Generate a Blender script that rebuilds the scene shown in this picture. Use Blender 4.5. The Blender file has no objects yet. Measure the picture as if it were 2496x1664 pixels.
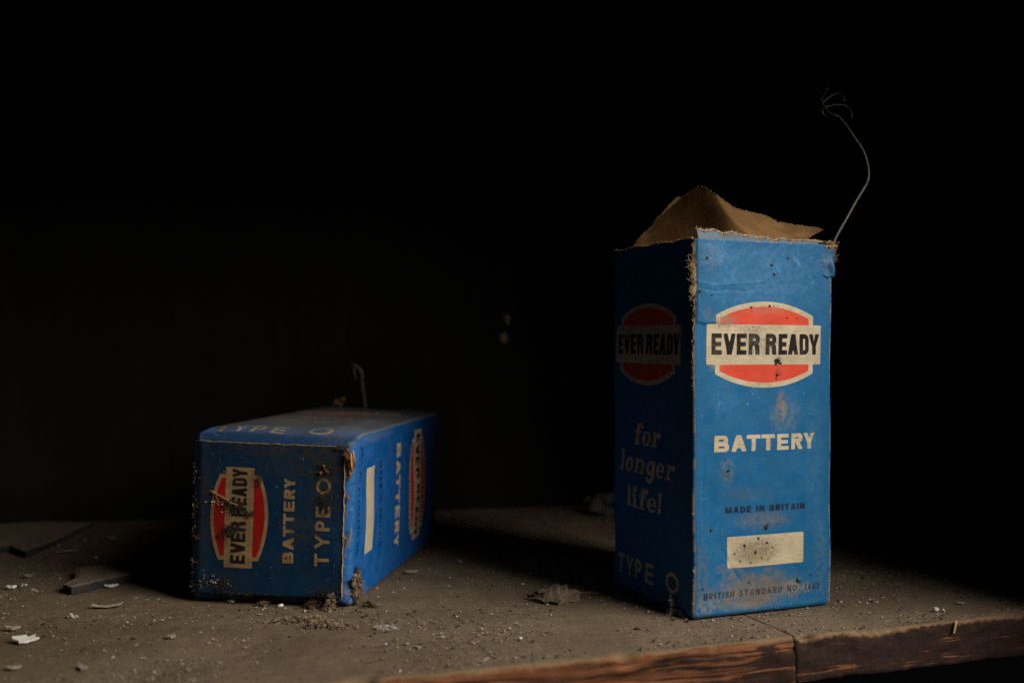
import bpy, bmesh, math, random
import numpy as np
from mathutils import Vector, Matrix

# ------------------------------------------------------------------ camera, world, light, exposure
scene = bpy.context.scene
C = scene.collection
CAM_Z = 0.1079
FPX = 2600.67                                   # focal length in photograph pixels (2496 wide)
cam_data = bpy.data.cameras.new('camera')
cam = bpy.data.objects.new('camera', cam_data)
C.objects.link(cam)
cam_data.sensor_width = 36.0
cam_data.sensor_fit = 'HORIZONTAL'
cam_data.lens = FPX / 2496 * 36.0
cam_data.clip_start = 0.01
cam_data.clip_end = 50
cam_data.dof.use_dof = True
cam_data.dof.focus_distance = 0.428
cam_data.dof.aperture_fstop = 6.8
cam.matrix_world = Matrix.Translation((0, 0, CAM_Z)) @ Matrix.Rotation(math.pi/2, 4, 'X') @ Matrix.Rotation(0.0047, 4, 'Z')
scene.camera = cam

world = bpy.data.worlds.new('World')
scene.world = world
world.use_nodes = True
world.node_tree.nodes['Background'].inputs[0].default_value = (0.9, 0.93, 1.0, 1)
world.node_tree.nodes['Background'].inputs[1].default_value = 0.0016

def window_light(target, theta, el, dist, sx, sy, power, color):
    ld = bpy.data.lights.new('window_light', 'AREA')
    ld.shape = 'RECTANGLE'; ld.size = sx; ld.size_y = sy
    ld.energy = power; ld.color = color
    o = bpy.data.objects.new('window_light', ld); C.objects.link(o)
    th, e = math.radians(theta), math.radians(el)
    d = Vector((math.cos(e)*math.sin(th), -math.cos(e)*math.cos(th), math.sin(e)))
    o.location = Vector(target) + d*dist
    o.rotation_euler = (-d).to_track_quat('-Z', 'Y').to_euler()
    return o
window_light((0.02, 0.44, 0.04), 59, 34, 0.95, 0.54, 0.58, 14.4, (1.0, 0.93, 0.82))

scene.view_settings.view_transform = 'Standard'
scene.view_settings.look = 'None'
scene.view_settings.exposure = 0.0
scene.view_settings.gamma = 1.0
scene.view_settings.use_curve_mapping = False
scene.cycles.use_denoising = False           # keeps the fine grit; what grain remains is like the photograph's
scene.cycles.use_adaptive_sampling = False
scene.cycles.max_bounces = 6

# ------------------------------------------------------------------ helpers
MM = 0.001
rng = np.random.default_rng(7)

def at(px, py, z=0.0):
    """point at height z that the photograph shows at that pixel"""
    c, s = math.cos(0.0047), math.sin(0.0047)
    a, b = px-1248, py-832
    u, v = c*a+s*b, -s*a+c*b
    t = (z-CAM_Z)/(-v/FPX)
    return np.array([u/FPX*t, t, z])

def deep(px, py, y):
    """point at depth y (metres along the view) for that pixel"""
    c, s = math.cos(0.0047), math.sin(0.0047)
    a, b = px-1248, py-832
    u, v = c*a+s*b, -s*a+c*b
    return np.array([u/FPX*y, y, CAM_Z-v/FPX*y])

class Waves:
    """cheap smooth noise: random-phase sinusoids, about -1..1"""
    def __init__(self, seed, scale, dim=2, n=14):
        r = np.random.default_rng(seed)
        d = r.normal(size=(n, dim)); d /= np.linalg.norm(d, axis=1)[:, None]
        self.k = d*(2*math.pi/(scale*r.uniform(0.6, 2.2, n)))[:, None]
        self.p = r.uniform(0, 6.283, n); self.n = n
    def __call__(self, *xs):
        X = np.stack(np.broadcast_arrays(*[np.asarray(x, float) for x in xs]), -1)
        return np.sin(X@self.k.T+self.p).sum(-1)/math.sqrt(self.n)*0.9

def smooth(a, b, x):
    t = np.clip((np.asarray(x, float)-a)/(b-a), 0, 1)
    return t*t*(3-2*t)

def mesh_obj(name, verts, faces, mats, parent=None, smooth_shade=True, attrs=None, mat_idx=None):
    me = bpy.data.meshes.new(name)
    V_ = np.asarray(verts, dtype=np.float32)
    ln = np.fromiter((len(f) for f in faces), dtype=np.int32, count=len(faces))
    flat = np.fromiter((i for f in faces for i in f), dtype=np.int32, count=int(ln.sum()))
    me.vertices.add(len(V_)); me.vertices.foreach_set('co', V_.ravel())
    me.loops.add(len(flat)); me.loops.foreach_set('vertex_index', flat)
    me.polygons.add(len(ln)); me.polygons.foreach_set('loop_start', np.concatenate([[0], np.cumsum(ln)[:-1]]).astype(np.int32))
    me.update(calc_edges=True)
    for m in (mats if isinstance(mats, (list, tuple)) else [mats]):
        me.materials.append(m)
    if mat_idx is not None:
        me.polygons.foreach_set('material_index', np.asarray(mat_idx, dtype=np.int32))
    me.polygons.foreach_set('use_smooth', np.full(len(me.polygons), bool(smooth_shade)))
    for k, (typ, arr) in (attrs or {}).items():
        a = me.attributes.new(k, typ, 'POINT')
        arr = np.asarray(arr, dtype=np.float32)
        if typ == 'FLOAT': a.data.foreach_set('value', arr.ravel())
        elif typ == 'FLOAT_VECTOR': a.data.foreach_set('vector', arr.ravel())
        else: a.data.foreach_set('color', arr.ravel())
    me.update()
    o = bpy.data.objects.new(name, me); C.objects.link(o)
    if parent is not None: o.parent = parent
    return o

def tag(o, label=None, category=None, group=None, kind=None):
    if label: o['label'] = label
    if category: o['category'] = category
    if group: o['group'] = group
    if kind: o['kind'] = kind
    return o

def empty(name, loc, label, category, group=None):
    o = bpy.data.objects.new(name, None); C.objects.link(o)
    o.location = loc; o.empty_display_size = 0.02
    return tag(o, label, category, group)

def grid_faces(nu, nv, off=0, wrap=False):
    f = []
    for j in range(nv-1):
        for i in range(nu if wrap else nu-1):
            a = off+j*nu+i; b = off+j*nu+(i+1) % nu
            f.append((a, b, b+nu, a+nu))
    return f

class Soup:
    """collects pieces into one mesh"""
    def __init__(self): self.v = []; self.f = []; self.n = 0; self.c = []
    def add(self, v, f, col=None):
        v = np.asarray(v, float)
        self.v.append(v); self.f += [tuple(i+self.n for i in q) for q in f]; self.n += len(v)
        self.c.append(np.tile(np.array(col if col is not None else (1, 1, 1, 1), float), (len(v), 1)))
        return self
    def build(self, name, mat, parent=None, smooth_shade=False, inv=None):
        V = np.concatenate(self.v)
        if inv is not None: V = V-np.asarray(inv)
        return mesh_obj(name, V, self.f, mat, parent, smooth_shade or name.startswith('wire'), {'tint': ('FLOAT_COLOR', np.concatenate(self.c))})

def ico(sub):
    bm = bmesh.new(); bmesh.ops.create_icosphere(bm, subdivisions=sub, radius=1.0)
    bm.verts.ensure_lookup_table()
    v = np.array([x.co[:] for x in bm.verts]); f = [tuple(q.index for q in p.verts) for p in bm.faces]
    bm.free(); return v, f
ICO = {k: ico(k) for k in (1, 2, 3)}

def lump(center, radii, seed, sub=2, rough=0.3, scale=0.9):
    v, f = ICO[sub]
    rr = np.random.default_rng(abs(int(seed))+99)
    if sub == 1:                                    # crumb: jagged, flattened, turned any way
        v = v*(1+rr.uniform(-0.55, 0.45, (len(v), 1)))*rr.uniform(0.45, 1.5, 3)
        q = np.linalg.qr(rr.normal(size=(3, 3)))[0]
        return (v@q)*np.asarray(radii)+np.asarray(center), f
    w = Waves(seed, scale, 3, 10); w2 = Waves(seed+1, scale*0.35, 3, 10)
    r = 1+rough*w(v[:, 0], v[:, 1], v[:, 2])+0.5*rough*w2(v[:, 0], v[:, 1], v[:, 2])
    return v*r[:, None]*np.asarray(radii)+np.asarray(center), f

def cross3(a, b): return np.array([a[1]*b[2]-a[2]*b[1], a[2]*b[0]-a[0]*b[2], a[0]*b[1]-a[1]*b[0]])

def tube(pts, rad, sides=8, cap=True):
    pts = np.asarray(pts, float); n = len(pts)
    rad = np.broadcast_to(np.asarray(rad, float), (n,))
    T = np.gradient(pts, axis=0); T /= np.linalg.norm(T, axis=1)[:, None]+1e-12
    up = np.array([0.3, 0.2, 0.93]); V = []
    N = cross3(T[0], up); N /= np.linalg.norm(N)+1e-12
    for i in range(n):
        N = N-T[i]*(N@T[i]); N /= np.linalg.norm(N)+1e-12
        B = cross3(T[i], N)
        for k in range(sides):
            a = 2*math.pi*k/sides
            V.append(pts[i]+rad[i]*(math.cos(a)*N+math.sin(a)*B))
    F = grid_faces(sides, n, wrap=True)
    if cap: F += [tuple(range(sides))[::-1], tuple(range((n-1)*sides, n*sides))]
    return np.array(V), F

def spline(pts, n):
    P = np.asarray(pts, float)
    Q = np.vstack([2*P[0]-P[1], P, 2*P[-1]-P[-2]])
    out = []
    m = len(P)-1
    for t in np.linspace(0, m-1e-9, n):
        i = int(t); f = t-i; a, b, c, d = Q[i:i+4]
        out.append(0.5*((2*b)+(-a+c)*f+(2*a-5*b+4*c-d)*f*f+(-a+3*b-3*c+d)*f**3))
    return np.array(out)

def hair(soup, p, d, length, rad, r, curl=0.5, col=None):
    d = np.asarray(d, float); d /= np.linalg.norm(d)+1e-9
    pts = [np.asarray(p, float)]
    for k in range(4):
        d = d+r.normal(size=3)*curl*0.5; d /= np.linalg.norm(d)
        pts.append(pts[-1]+d*length/4)
    v, f = tube(pts, [rad, rad, rad*0.9, rad*0.7, rad*0.3], 3)
    soup.add(v, f, col)

# ------------------------------------------------------------------ node material helpers
class NT:
    def __init__(self, name):
        self.m = bpy.data.materials.new(name); self.m.use_nodes = True
        self.t = self.m.node_tree; self.bsdf = self.t.nodes['Principled BSDF']
    def node(self, typ, **kw):
        n = self.t.nodes.new(typ)
        for k, v in kw.items(): setattr(n, k, v)
        return n
    def put(self, sock, v):
        if hasattr(v, 'is_linked') or isinstance(v, bpy.types.NodeSocket): self.t.links.new(v, sock)
        elif v is not None:
            if isinstance(v, (tuple, list)) and len(v) == 3 and sock.type == 'RGBA': v = (*v, 1)
            sock.default_value = v
    def attr(self, name): return self.node('ShaderNodeAttribute', attribute_name=name)
    def math(self, op, a, b=None, c=None, clamp=False):
        n = self.node('ShaderNodeMath', operation=op, use_clamp=clamp)
        self.put(n.inputs[0], a); self.put(n.inputs[1], b)
        if c is not None: self.put(n.inputs[2], c)
        return n.outputs[0]
    def vmath(self, op, a, b=None):
        n = self.node('ShaderNodeVectorMath', operation=op)
        self.put(n.inputs[0], a)
        if b is not None: self.put(n.inputs[1], b)
        return n.outputs['Value'] if op in ('LENGTH', 'DOT_PRODUCT', 'DISTANCE') else n.outputs[0]
    def noise(self, vec, scale, detail=3.0, rough=0.55, dist=0.0):
        n = self.node('ShaderNodeTexNoise')
        self.put(n.inputs['Vector'], vec); n.inputs['Scale'].default_value = scale
        n.inputs['Detail'].default_value = detail; n.inputs['Roughness'].default_value = rough
        n.inputs['Distortion'].default_value = dist
        return n.outputs['Fac']
    def ramp(self, x, a, b, lo=0.0, hi=1.0, smooth=True):
        n = self.node('ShaderNodeMapRange', interpolation_type='SMOOTHSTEP' if smooth else 'LINEAR')
        self.put(n.inputs[0], x)
        for i, v in enumerate((a, b, lo, hi)): n.inputs[i+1].default_value = v
        return n.outputs[0]
    def mix(self, f, a, b, mode='MIX'):
        n = self.node('ShaderNodeMix', data_type='RGBA', blend_type=mode)
        self.put(n.inputs['Factor'], f); self.put(n.inputs[6], a); self.put(n.inputs[7], b)
        return n.outputs[2]
    def scale(self, vec, s): return self.vmath('MULTIPLY', vec, s)
    def bump(self, h, strength, dist):
        n = self.node('ShaderNodeBump'); n.inputs['Strength'].default_value = strength
        n.inputs['Distance'].default_value = dist; self.put(n.inputs['Height'], h)
        self.t.links.new(n.outputs[0], self.bsdf.inputs['Normal'])
    def out(self, color, rough=0.7, spec=0.3):
        self.put(self.bsdf.inputs['Base Color'], color); self.put(self.bsdf.inputs['Roughness'], rough)
        self.bsdf.inputs['Specular IOR Level'].default_value = spec
        return self.m

def card_mat(name, base, blobs=(), fade=None, soil=0.25, wear_col=(0.36, 0.28, 0.19), grain=(0.12, 1.6, 0.12), rough=0.55, wearable=True, soil_col=(0.12, 0.095, 0.07)):
    """printed card: colour + fibre grain + grime and painted shade placed in face millimetres (attribute fuv)"""
    t = NT(name)
    co = t.attr('fuv').outputs['Vector']
    n_fib = t.noise(t.scale(co, grain), 1.6, 3, 0.6)
    n_mid = t.noise(co, 0.16, 5, 0.62)
    n_fine = t.noise(co, 1.1, 4, 0.7)
    n_pat = t.noise(co, 0.42, 5, 0.68)
    n_spk = t.noise(co, 0.75, 2, 0.5, 0.4)
    col = t.mix(t.ramp(n_mid, 0.3, 0.75), base, fade if fade else base)
    col = t.mix(t.ramp(n_fib, 0.25, 0.8, 0.0, 0.30), col, (0.0, 0.0, 0.0))
    # overall grime film, broken up
    film = t.math('MULTIPLY', t.ramp(n_mid, 0.40, 0.66), t.ramp(n_fine, 0.40, 0.62))
    col = t.mix(t.math('MULTIPLY', film, soil), col, soil_col)
    for (u, v, fid, ru, rv, c, stren, sharp) in blobs:
        d = t.vmath('LENGTH', t.scale(t.vmath('SUBTRACT', co, (u, v, fid*300.0)), (1/ru, 1/rv, 1.0)))
        d = t.math('ADD', d, t.math('MULTIPLY', t.math('SUBTRACT', n_mid, 0.5), 1.0))
        m = t.ramp(d, 1.0, 0.25)
        sp = (t.ramp(n_fine, 0.52-0.12/sharp, 0.52+0.16/sharp) if sharp >= 1 else t.ramp(n_pat, 0.36, 0.60)) if sharp else 1.0
        m = t.math('MULTIPLY', t.math('MULTIPLY', m, stren), sp)
        col = t.mix(m, col, c)
    # scattered specks, dark and pale
    col = t.mix(t.ramp(n_spk, 0.70, 0.76, 0, 0.8), col, (0.045, 0.035, 0.028))
    n_w = t.noise(t.vmath('ADD', co, (31.0, 17.0, 5.0)), 1.3, 2, 0.5)
    col = t.mix(t.ramp(n_w, 0.74, 0.82, 0, 0.35), col, (0.40, 0.38, 0.34))
    if wearable:
        scr = t.math('ABSOLUTE', t.math('SUBTRACT', t.noise(t.vmath('ADD', t.scale(co, (1.0, 0.45, 1.0)), (7.0, 3.0, 2.0)), 0.11, 2, 0.45, 0.8), 0.5))
        scr = t.math('MULTIPLY', t.ramp(scr, 0.0055, 0.001), t.ramp(n_pat, 0.46, 0.62, 0, 0.4))
        col = t.mix(scr, col, tuple(min(1, 2.2*c_+0.10) for c_ in base))
        w = t.attr('wear').outputs['Fac']
        e = t.math('ADD', w, t.math('MULTIPLY', t.math('SUBTRACT', n_fine, 0.5), 0.9))
        e = t.math('ADD', e, t.math('MULTIPLY', t.math('SUBTRACT', n_mid, 0.5), 1.5))
        col = t.mix(t.ramp(e, 0.78, 1.15, 0, 0.85), col, wear_col)
    h = t.math('ADD', t.math('MULTIPLY', n_fib, 0.8), t.math('MULTIPLY', n_fine, 0.7))
    t.bump(h, 0.30, 0.00022)
    return t.out(col, t.ramp(n_mid, 0.3, 0.7, rough-0.06, rough+0.16), 0.22)

def plain_mat(name, c1, c2, scale=400.0, rough=0.85, bump=0.4, bdist=0.0004, tint=False, spec=0.2):
    t = NT(name)
    co = t.node('ShaderNodeTexCoord').outputs['Object']
    n = t.noise(co, scale, 5, 0.65); n2 = t.noise(co, scale*3.7, 3, 0.6)
    col = t.mix(t.ramp(n, 0.3, 0.7), c1, c2)
    if tint: col = t.mix(1.0, col, t.attr('tint').outputs['Color'], 'MULTIPLY')
    t.bump(t.math('ADD', n, n2), bump, bdist)
    return t.out(col, rough, spec)

# ------------------------------------------------------------------ the cupboard: shelf, back, side, added shading shelf above
A_SH = math.atan(0.3487)
E_S = np.array([math.cos(A_SH), math.sin(A_SH), 0]); E_T = np.array([-math.sin(A_SH), math.cos(A_SH), 0])
SH0 = np.array([0, 0.3537, 0])
def sh(s, t, z=0.0): return SH0+E_S*s+E_T*t+np.array([0, 0, z])
def to_sh(p): q = np.asarray(p)-SH0; return q@E_S, q@E_T
S_JOINT = to_sh(at(1821, 1500))[0]

def shelf_mat():
    t = NT('dusty_shelf_wood')
    pr = t.attr('prof').outputs['Vector']                      # (along, profile distance, 0) in mm
    along = t.noise(t.scale(pr, (0.016, 0.30, 1)), 1.0, 5, 0.65, 1.6)
    n1 = t.noise(pr, 0.030, 5, 0.6); n2 = t.noise(pr, 0.45, 4, 0.7); n3 = t.noise(pr, 2.2, 3, 0.7)
    # dust on the top
    dust = t.mix(t.ramp(n1, 0.3, 0.7), (0.158, 0.111, 0.069), (0.226, 0.169, 0.111))
    dust = t.mix(t.ramp(n2, 0.40, 0.72, 0, 0.55), dust, (0.10, 0.072, 0.05))
    n4 = t.noise(pr, 1.0, 3, 0.75)
    dust = t.mix(t.ramp(n4, 0.48, 0.66, 0, 0.60), dust, (0.075, 0.052, 0.034))
    dust = t.mix(t.ramp(n3, 0.50, 0.64, 0, 0.65), dust, (0.05, 0.037, 0.027))
    dust = t.mix(t.ramp(t.noise(t.vmath('ADD', pr, (3, 8, 1)), 1.7, 3, 0.7), 0.58, 0.70, 0, 0.6), dust, (0.36, 0.30, 0.22))
    dust = t.mix(t.ramp(t.noise(t.vmath('ADD', pr, (9, 5, 3)), 1.4, 2, 0.5), 0.70, 0.77, 0, 0.55), dust, (0.5, 0.46, 0.4))
    n0 = t.noise(pr, 0.011, 4, 0.6, 0.3)
    dust = t.mix(t.ramp(n0, 0.48, 0.68, 0, 0.45), dust, (0.085, 0.060, 0.040))
    grn = t.noise(t.scale(pr, (0.012, 0.30, 1)), 1.0, 3, 0.6, 0.4)
    dust = t.mix(t.ramp(grn, 0.50, 0.72, 0, 0.35), dust, (0.07, 0.050, 0.034))
    # painted, worn front edge
    wood = t.mix(t.ramp(along, 0.35, 0.65), (0.19, 0.074, 0.030), (0.065, 0.024, 0.012))
    paint = t.mix(t.ramp(n2, 0.3, 0.7), (0.014, 0.007, 0.005), (0.032, 0.015, 0.011))
    sx = t.node('ShaderNodeSeparateXYZ'); t.put(sx.inputs[0], pr)
    pm = t.math('ADD', t.math('MULTIPLY', t.math('SUBTRACT', along, 0.5), 2.2), t.math('MULTIPLY', t.math('SUBTRACT', n1, 0.5), 1.4))
    pm = t.math('ADD', pm, t.ramp(sx.outputs[0], 0, 170, -0.28, 0.52))
    pm = t.math('ADD', pm, t.math('MULTIPLY', t.math('SUBTRACT', n2, 0.5), 0.5))
    front = t.mix(t.ramp(pm, 0.0, 0.22), wood, paint)
    front = t.mix(t.ramp(n3, 0.62, 0.74, 0, 0.5), front, (0.16, 0.09, 0.055))
    edge = t.math('ADD', sx.outputs[1], t.math('MULTIPLY', t.math('SUBTRACT', n1, 0.5), 9.0))
    edge = t.math('ADD', edge, t.math('MULTIPLY', t.math('SUBTRACT', n2, 0.5), 3.0))
    rim = t.mix(t.ramp(edge, -1.6, 0.4), front, (0.20, 0.115, 0.055))
    col = t.mix(t.ramp(edge, -0.6, 1.8), rim, dust)
    t.bump(t.math('ADD', t.math('ADD', n2, t.math('MULTIPLY', n3, 0.8)), t.math('MULTIPLY', along, 0.8)), 0.55, 0.0007)
    return t.out(col, 0.88, 0.2)
M_SHELF = shelf_mat()

shelf = empty('shelf', (0, 0, 0), None, None); shelf['kind'] = 'structure'
del_keys = [k for k in ('label', 'category') if k in shelf.keys()]
for k in del_keys: del shelf[k]
THICK = 0.017
def board(s0, s1, seed, gap0=0.0, gap1=0.0):
    # fine only where the camera can see it
    S = [s0]
    while S[-1] < s1-1e-6:
        S.append(min(s1, S[-1]+(0.0016 if -0.34 < S[-1] < 0.27 else 0.02)))
    S = np.array(S)
    prof = [(0.40, -THICK), (0.05, -THICK), (0.0012, -THICK)]
    prof += [(0.0, -THICK+0.0012+k*(THICK-0.0034)/9) for k in range(10)]
    r = 0.0022
    prof += [(r*(1-math.cos(a)), -r*(1-math.sin(a))) for a in np.linspace(0.25, math.pi/2, 5)]
    tt = r
    while tt < 0.40:
        tt += 0.0013 if tt < 0.03 else (0.0022 if tt < 0.16 else 0.005)
        prof.append((tt, 0.0))
    prof = np.array(prof); P = len(prof)
    d = np.concatenate([[0], np.cumsum(np.linalg.norm(np.diff(prof, axis=0), axis=1))])
    i0 = int(np.argmin(np.abs(prof[:, 0]-r*0.3)+np.abs(prof[:, 1]+r*0.3)))
    d = (d-d[i0])*1000
    SS, TT = np.meshgrid(S, prof[:, 0]); _, ZZ = np.meshgrid(S, prof[:, 1]); DD = np.repeat(d[:, None], len(S), 1)
    w1 = Waves(seed, 30, 2); w2 = Waves(seed+1, 6, 2); w3 = Waves(seed+2, 2.2, 2); w4 = Waves(5, 90, 2)
    n = w1(SS*1000, DD)*0.5+w2(SS*1000*0.4, DD)*0.35
    edge = np.exp(-(DD/3.0)**2)
    chips = np.clip(w1(SS*1000*1.7+40, DD*0.2)+w2(SS*1000+9, DD*0.1)*0.6-0.5, 0, 1)
    top = smooth(0, 3, DD)
    front = 1-top
    Tn = TT+front*(n*0.0009+w3(SS*300, DD)*0.0003+np.clip(w1(SS*1000*0.5+70, DD*2.2)-0.45, 0, 1)*0.0022)+edge*chips*0.0022
    Zn = ZZ+top*(w4(SS*1000, DD)*0.0003+w2(SS*1000, DD)*0.00012)-edge*chips*0.0018
    V = SH0+SS[..., None]*E_S+Tn[..., None]*E_T; V[..., 2] = Zn
    nS = len(S)
    V = V.reshape(-1, 3)
    F = grid_faces(nS, P)
    F.append(tuple(j*nS for j in range(P))); F.append(tuple(j*nS+nS-1 for j in range(P))[::-1])
    at_ = np.stack([SS.ravel()*1000, DD.ravel(), np.full(DD.size, seed*10.0)], -1)
    o = mesh_obj('board', V, F, M_SHELF, shelf, True, {'prof': ('FLOAT_VECTOR', at_)})
    return o
board(-0.60, S_JOINT-0.0002, 3)
board(S_JOINT+0.0002, 0.275, 8)

def plank_mat(name, c1, c2):
    t = NT(name); co = t.node('ShaderNodeTexCoord').outputs['Object']
    g = t.noise(t.scale(co, (1, 1, 0.06)), 160, 5, 0.6, 0.5); n = t.noise(co, 22, 4, 0.6)
    col = t.mix(t.ramp(g, 0.3, 0.7), c1, c2); col = t.mix(t.ramp(n, 0.4, 0.7, 0, 0.6), col, (0.012, 0.010, 0.009))
    t.bump(g, 0.4, 0.001); return t.out(col, 0.85, 0.2)
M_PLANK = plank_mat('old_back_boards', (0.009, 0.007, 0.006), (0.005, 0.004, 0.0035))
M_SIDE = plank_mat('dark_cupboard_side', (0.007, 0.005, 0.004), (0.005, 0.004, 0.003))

def slab(name, P, mat, parent, bevel=0.0015):
    """box from 8 corners (two quads: lower ring, upper ring) with softened edges"""
    bm = bmesh.new(); v = [bm.verts.new(tuple(map(float, p))) for p in P]
    for f in ((3, 2, 1, 0), (4, 5, 6, 7), (0, 1, 5, 4), (1, 2, 6, 5), (2, 3, 7, 6), (3, 0, 4, 7)): bm.faces.new([v[i] for i in f])
    bmesh.ops.bevel(bm, geom=bm.edges[:], offset=bevel, segments=2, affect='EDGES', profile=0.6)
    bmesh.ops.recalc_face_normals(bm, faces=bm.faces[:])
    me = bpy.data.meshes.new(name); bm.to_mesh(me); bm.free(); me.materials.append(mat)
    o = bpy.data.objects.new(name, me); C.objects.link(o)
    if parent: o.parent = parent
    return o
back = bpy.data.objects.new('back_wall', None); C.objects.link(back); back['kind'] = 'structure'
aw = math.atan(0.24); EW = np.array([math.cos(aw), math.sin(aw), 0]); NW = np.array([-math.sin(aw), math.cos(aw), 0])
W0 = np.array([-0.032, 0.684, 0])
edges = [-0.50, -0.395, -0.285, -0.178, -0.072, 0.044, 0.150, 0.26]
for i in range(len(edges)-1):
    a, b = edges[i]+0.0001, edges[i+1]-0.0001
    off = [0.0004, 0.0, 0.0003, 0.0002, 0.0, 0.003, 0.0004][i]
    q = [W0+EW*a+NW*off, W0+EW*b+NW*off, W0+EW*b+NW*(off+0.012), W0+EW*a+NW*(off+0.012)]
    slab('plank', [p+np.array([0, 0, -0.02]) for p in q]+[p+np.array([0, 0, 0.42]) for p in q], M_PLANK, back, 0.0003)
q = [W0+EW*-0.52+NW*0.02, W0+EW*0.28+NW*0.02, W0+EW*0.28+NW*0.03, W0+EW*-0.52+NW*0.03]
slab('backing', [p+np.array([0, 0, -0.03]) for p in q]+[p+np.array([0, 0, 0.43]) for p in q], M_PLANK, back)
def solid(name, s0, s1, t0, t1, z0, z1, mat):
    q = [sh(s0, t0), sh(s1, t0), sh(s1, t1), sh(s0, t1)]
    o = slab(name, [p+np.array([0, 0, z0]) for p in q]+[p+np.array([0, 0, z1]) for p in q], mat, None, 0.002)
    o['kind'] = 'structure'; return o
solid('side_panel', 0.240, 0.258, -0.060, 0.36, 0.0005, 0.2555, M_SIDE)  # cupboard side; its reach past the shelf front is shaped to cut light
solid('shading_upper_shelf', -0.60, 0.275, -0.045, 0.40, 0.256, 0.276, M_SIDE)  # added overhead; height and overhang shaped to shade the back

# ------------------------------------------------------------------ lettering as signed distances (millimetres, negative inside)
def rect(X, Y, x0, y0, x1, y1): return np.maximum(np.maximum(x0-X, X-x1), np.maximum(y0-Y, Y-y1))
def rbox(X, Y, x0, y0, x1, y1, r):
    cx, cy, hx, hy = (x0+x1)/2, (y0+y1)/2, (x1-x0)/2, (y1-y0)/2
    r = max(0.01, min(r, hx, hy))
    qx, qy = np.abs(X-cx)-hx+r, np.abs(Y-cy)-hy+r
    return np.minimum(np.maximum(qx, qy), 0)+np.hypot(np.maximum(qx, 0), np.maximum(qy, 0))-r
def ell(X, Y, cx, cy, a, b): return (np.hypot((X-cx)/a, (Y-cy)/b)-1)*min(a, b)
def poly(X, Y, P):
    P = np.asarray(P, float); d = np.full(X.shape, 1e9); ins = np.zeros(X.shape, bool)
    for i in range(len(P)):
        a, b = P[i], P[(i+1) % len(P)]; e = b-a
        wx, wy = X-a[0], Y-a[1]
        h = np.clip((wx*e[0]+wy*e[1])/(e@e+1e-12), 0, 1)
        d = np.minimum(d, (wx-e[0]*h)**2+(wy-e[1]*h)**2)
        c = ((a[1] <= Y) != (b[1] <= Y)); ys = e[1] if abs(e[1]) > 1e-9 else 1e-9
        ins ^= c & (X < a[0]+(Y-a[1])*e[0]/ys)
    d = np.sqrt(d); return np.where(ins, -d, d)
def stroke(X, Y, P, t):
    d = np.full(X.shape, 1e9)
    for a, b in zip(P[:-1], P[1:]):
        a, b = np.asarray(a, float), np.asarray(b, float); e = b-a; wx, wy = X-a[0], Y-a[1]
        h = np.clip((wx*e[0]+wy*e[1])/(e@e+1e-12), 0, 1)
        d = np.minimum(d, np.hypot(wx-e[0]*h, wy-e[1]*h))
    return d-t/2
def arc(cx, cy, a, b, d0, d1, n=14): return [(cx+a*math.cos(math.radians(q)), cy+b*math.sin(math.radians(q))) for q in np.linspace(d0, d1, n)]
U = lambda *a: np.minimum.reduce(a)
SUB = lambda a, b: np.maximum(a, -b)

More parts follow.
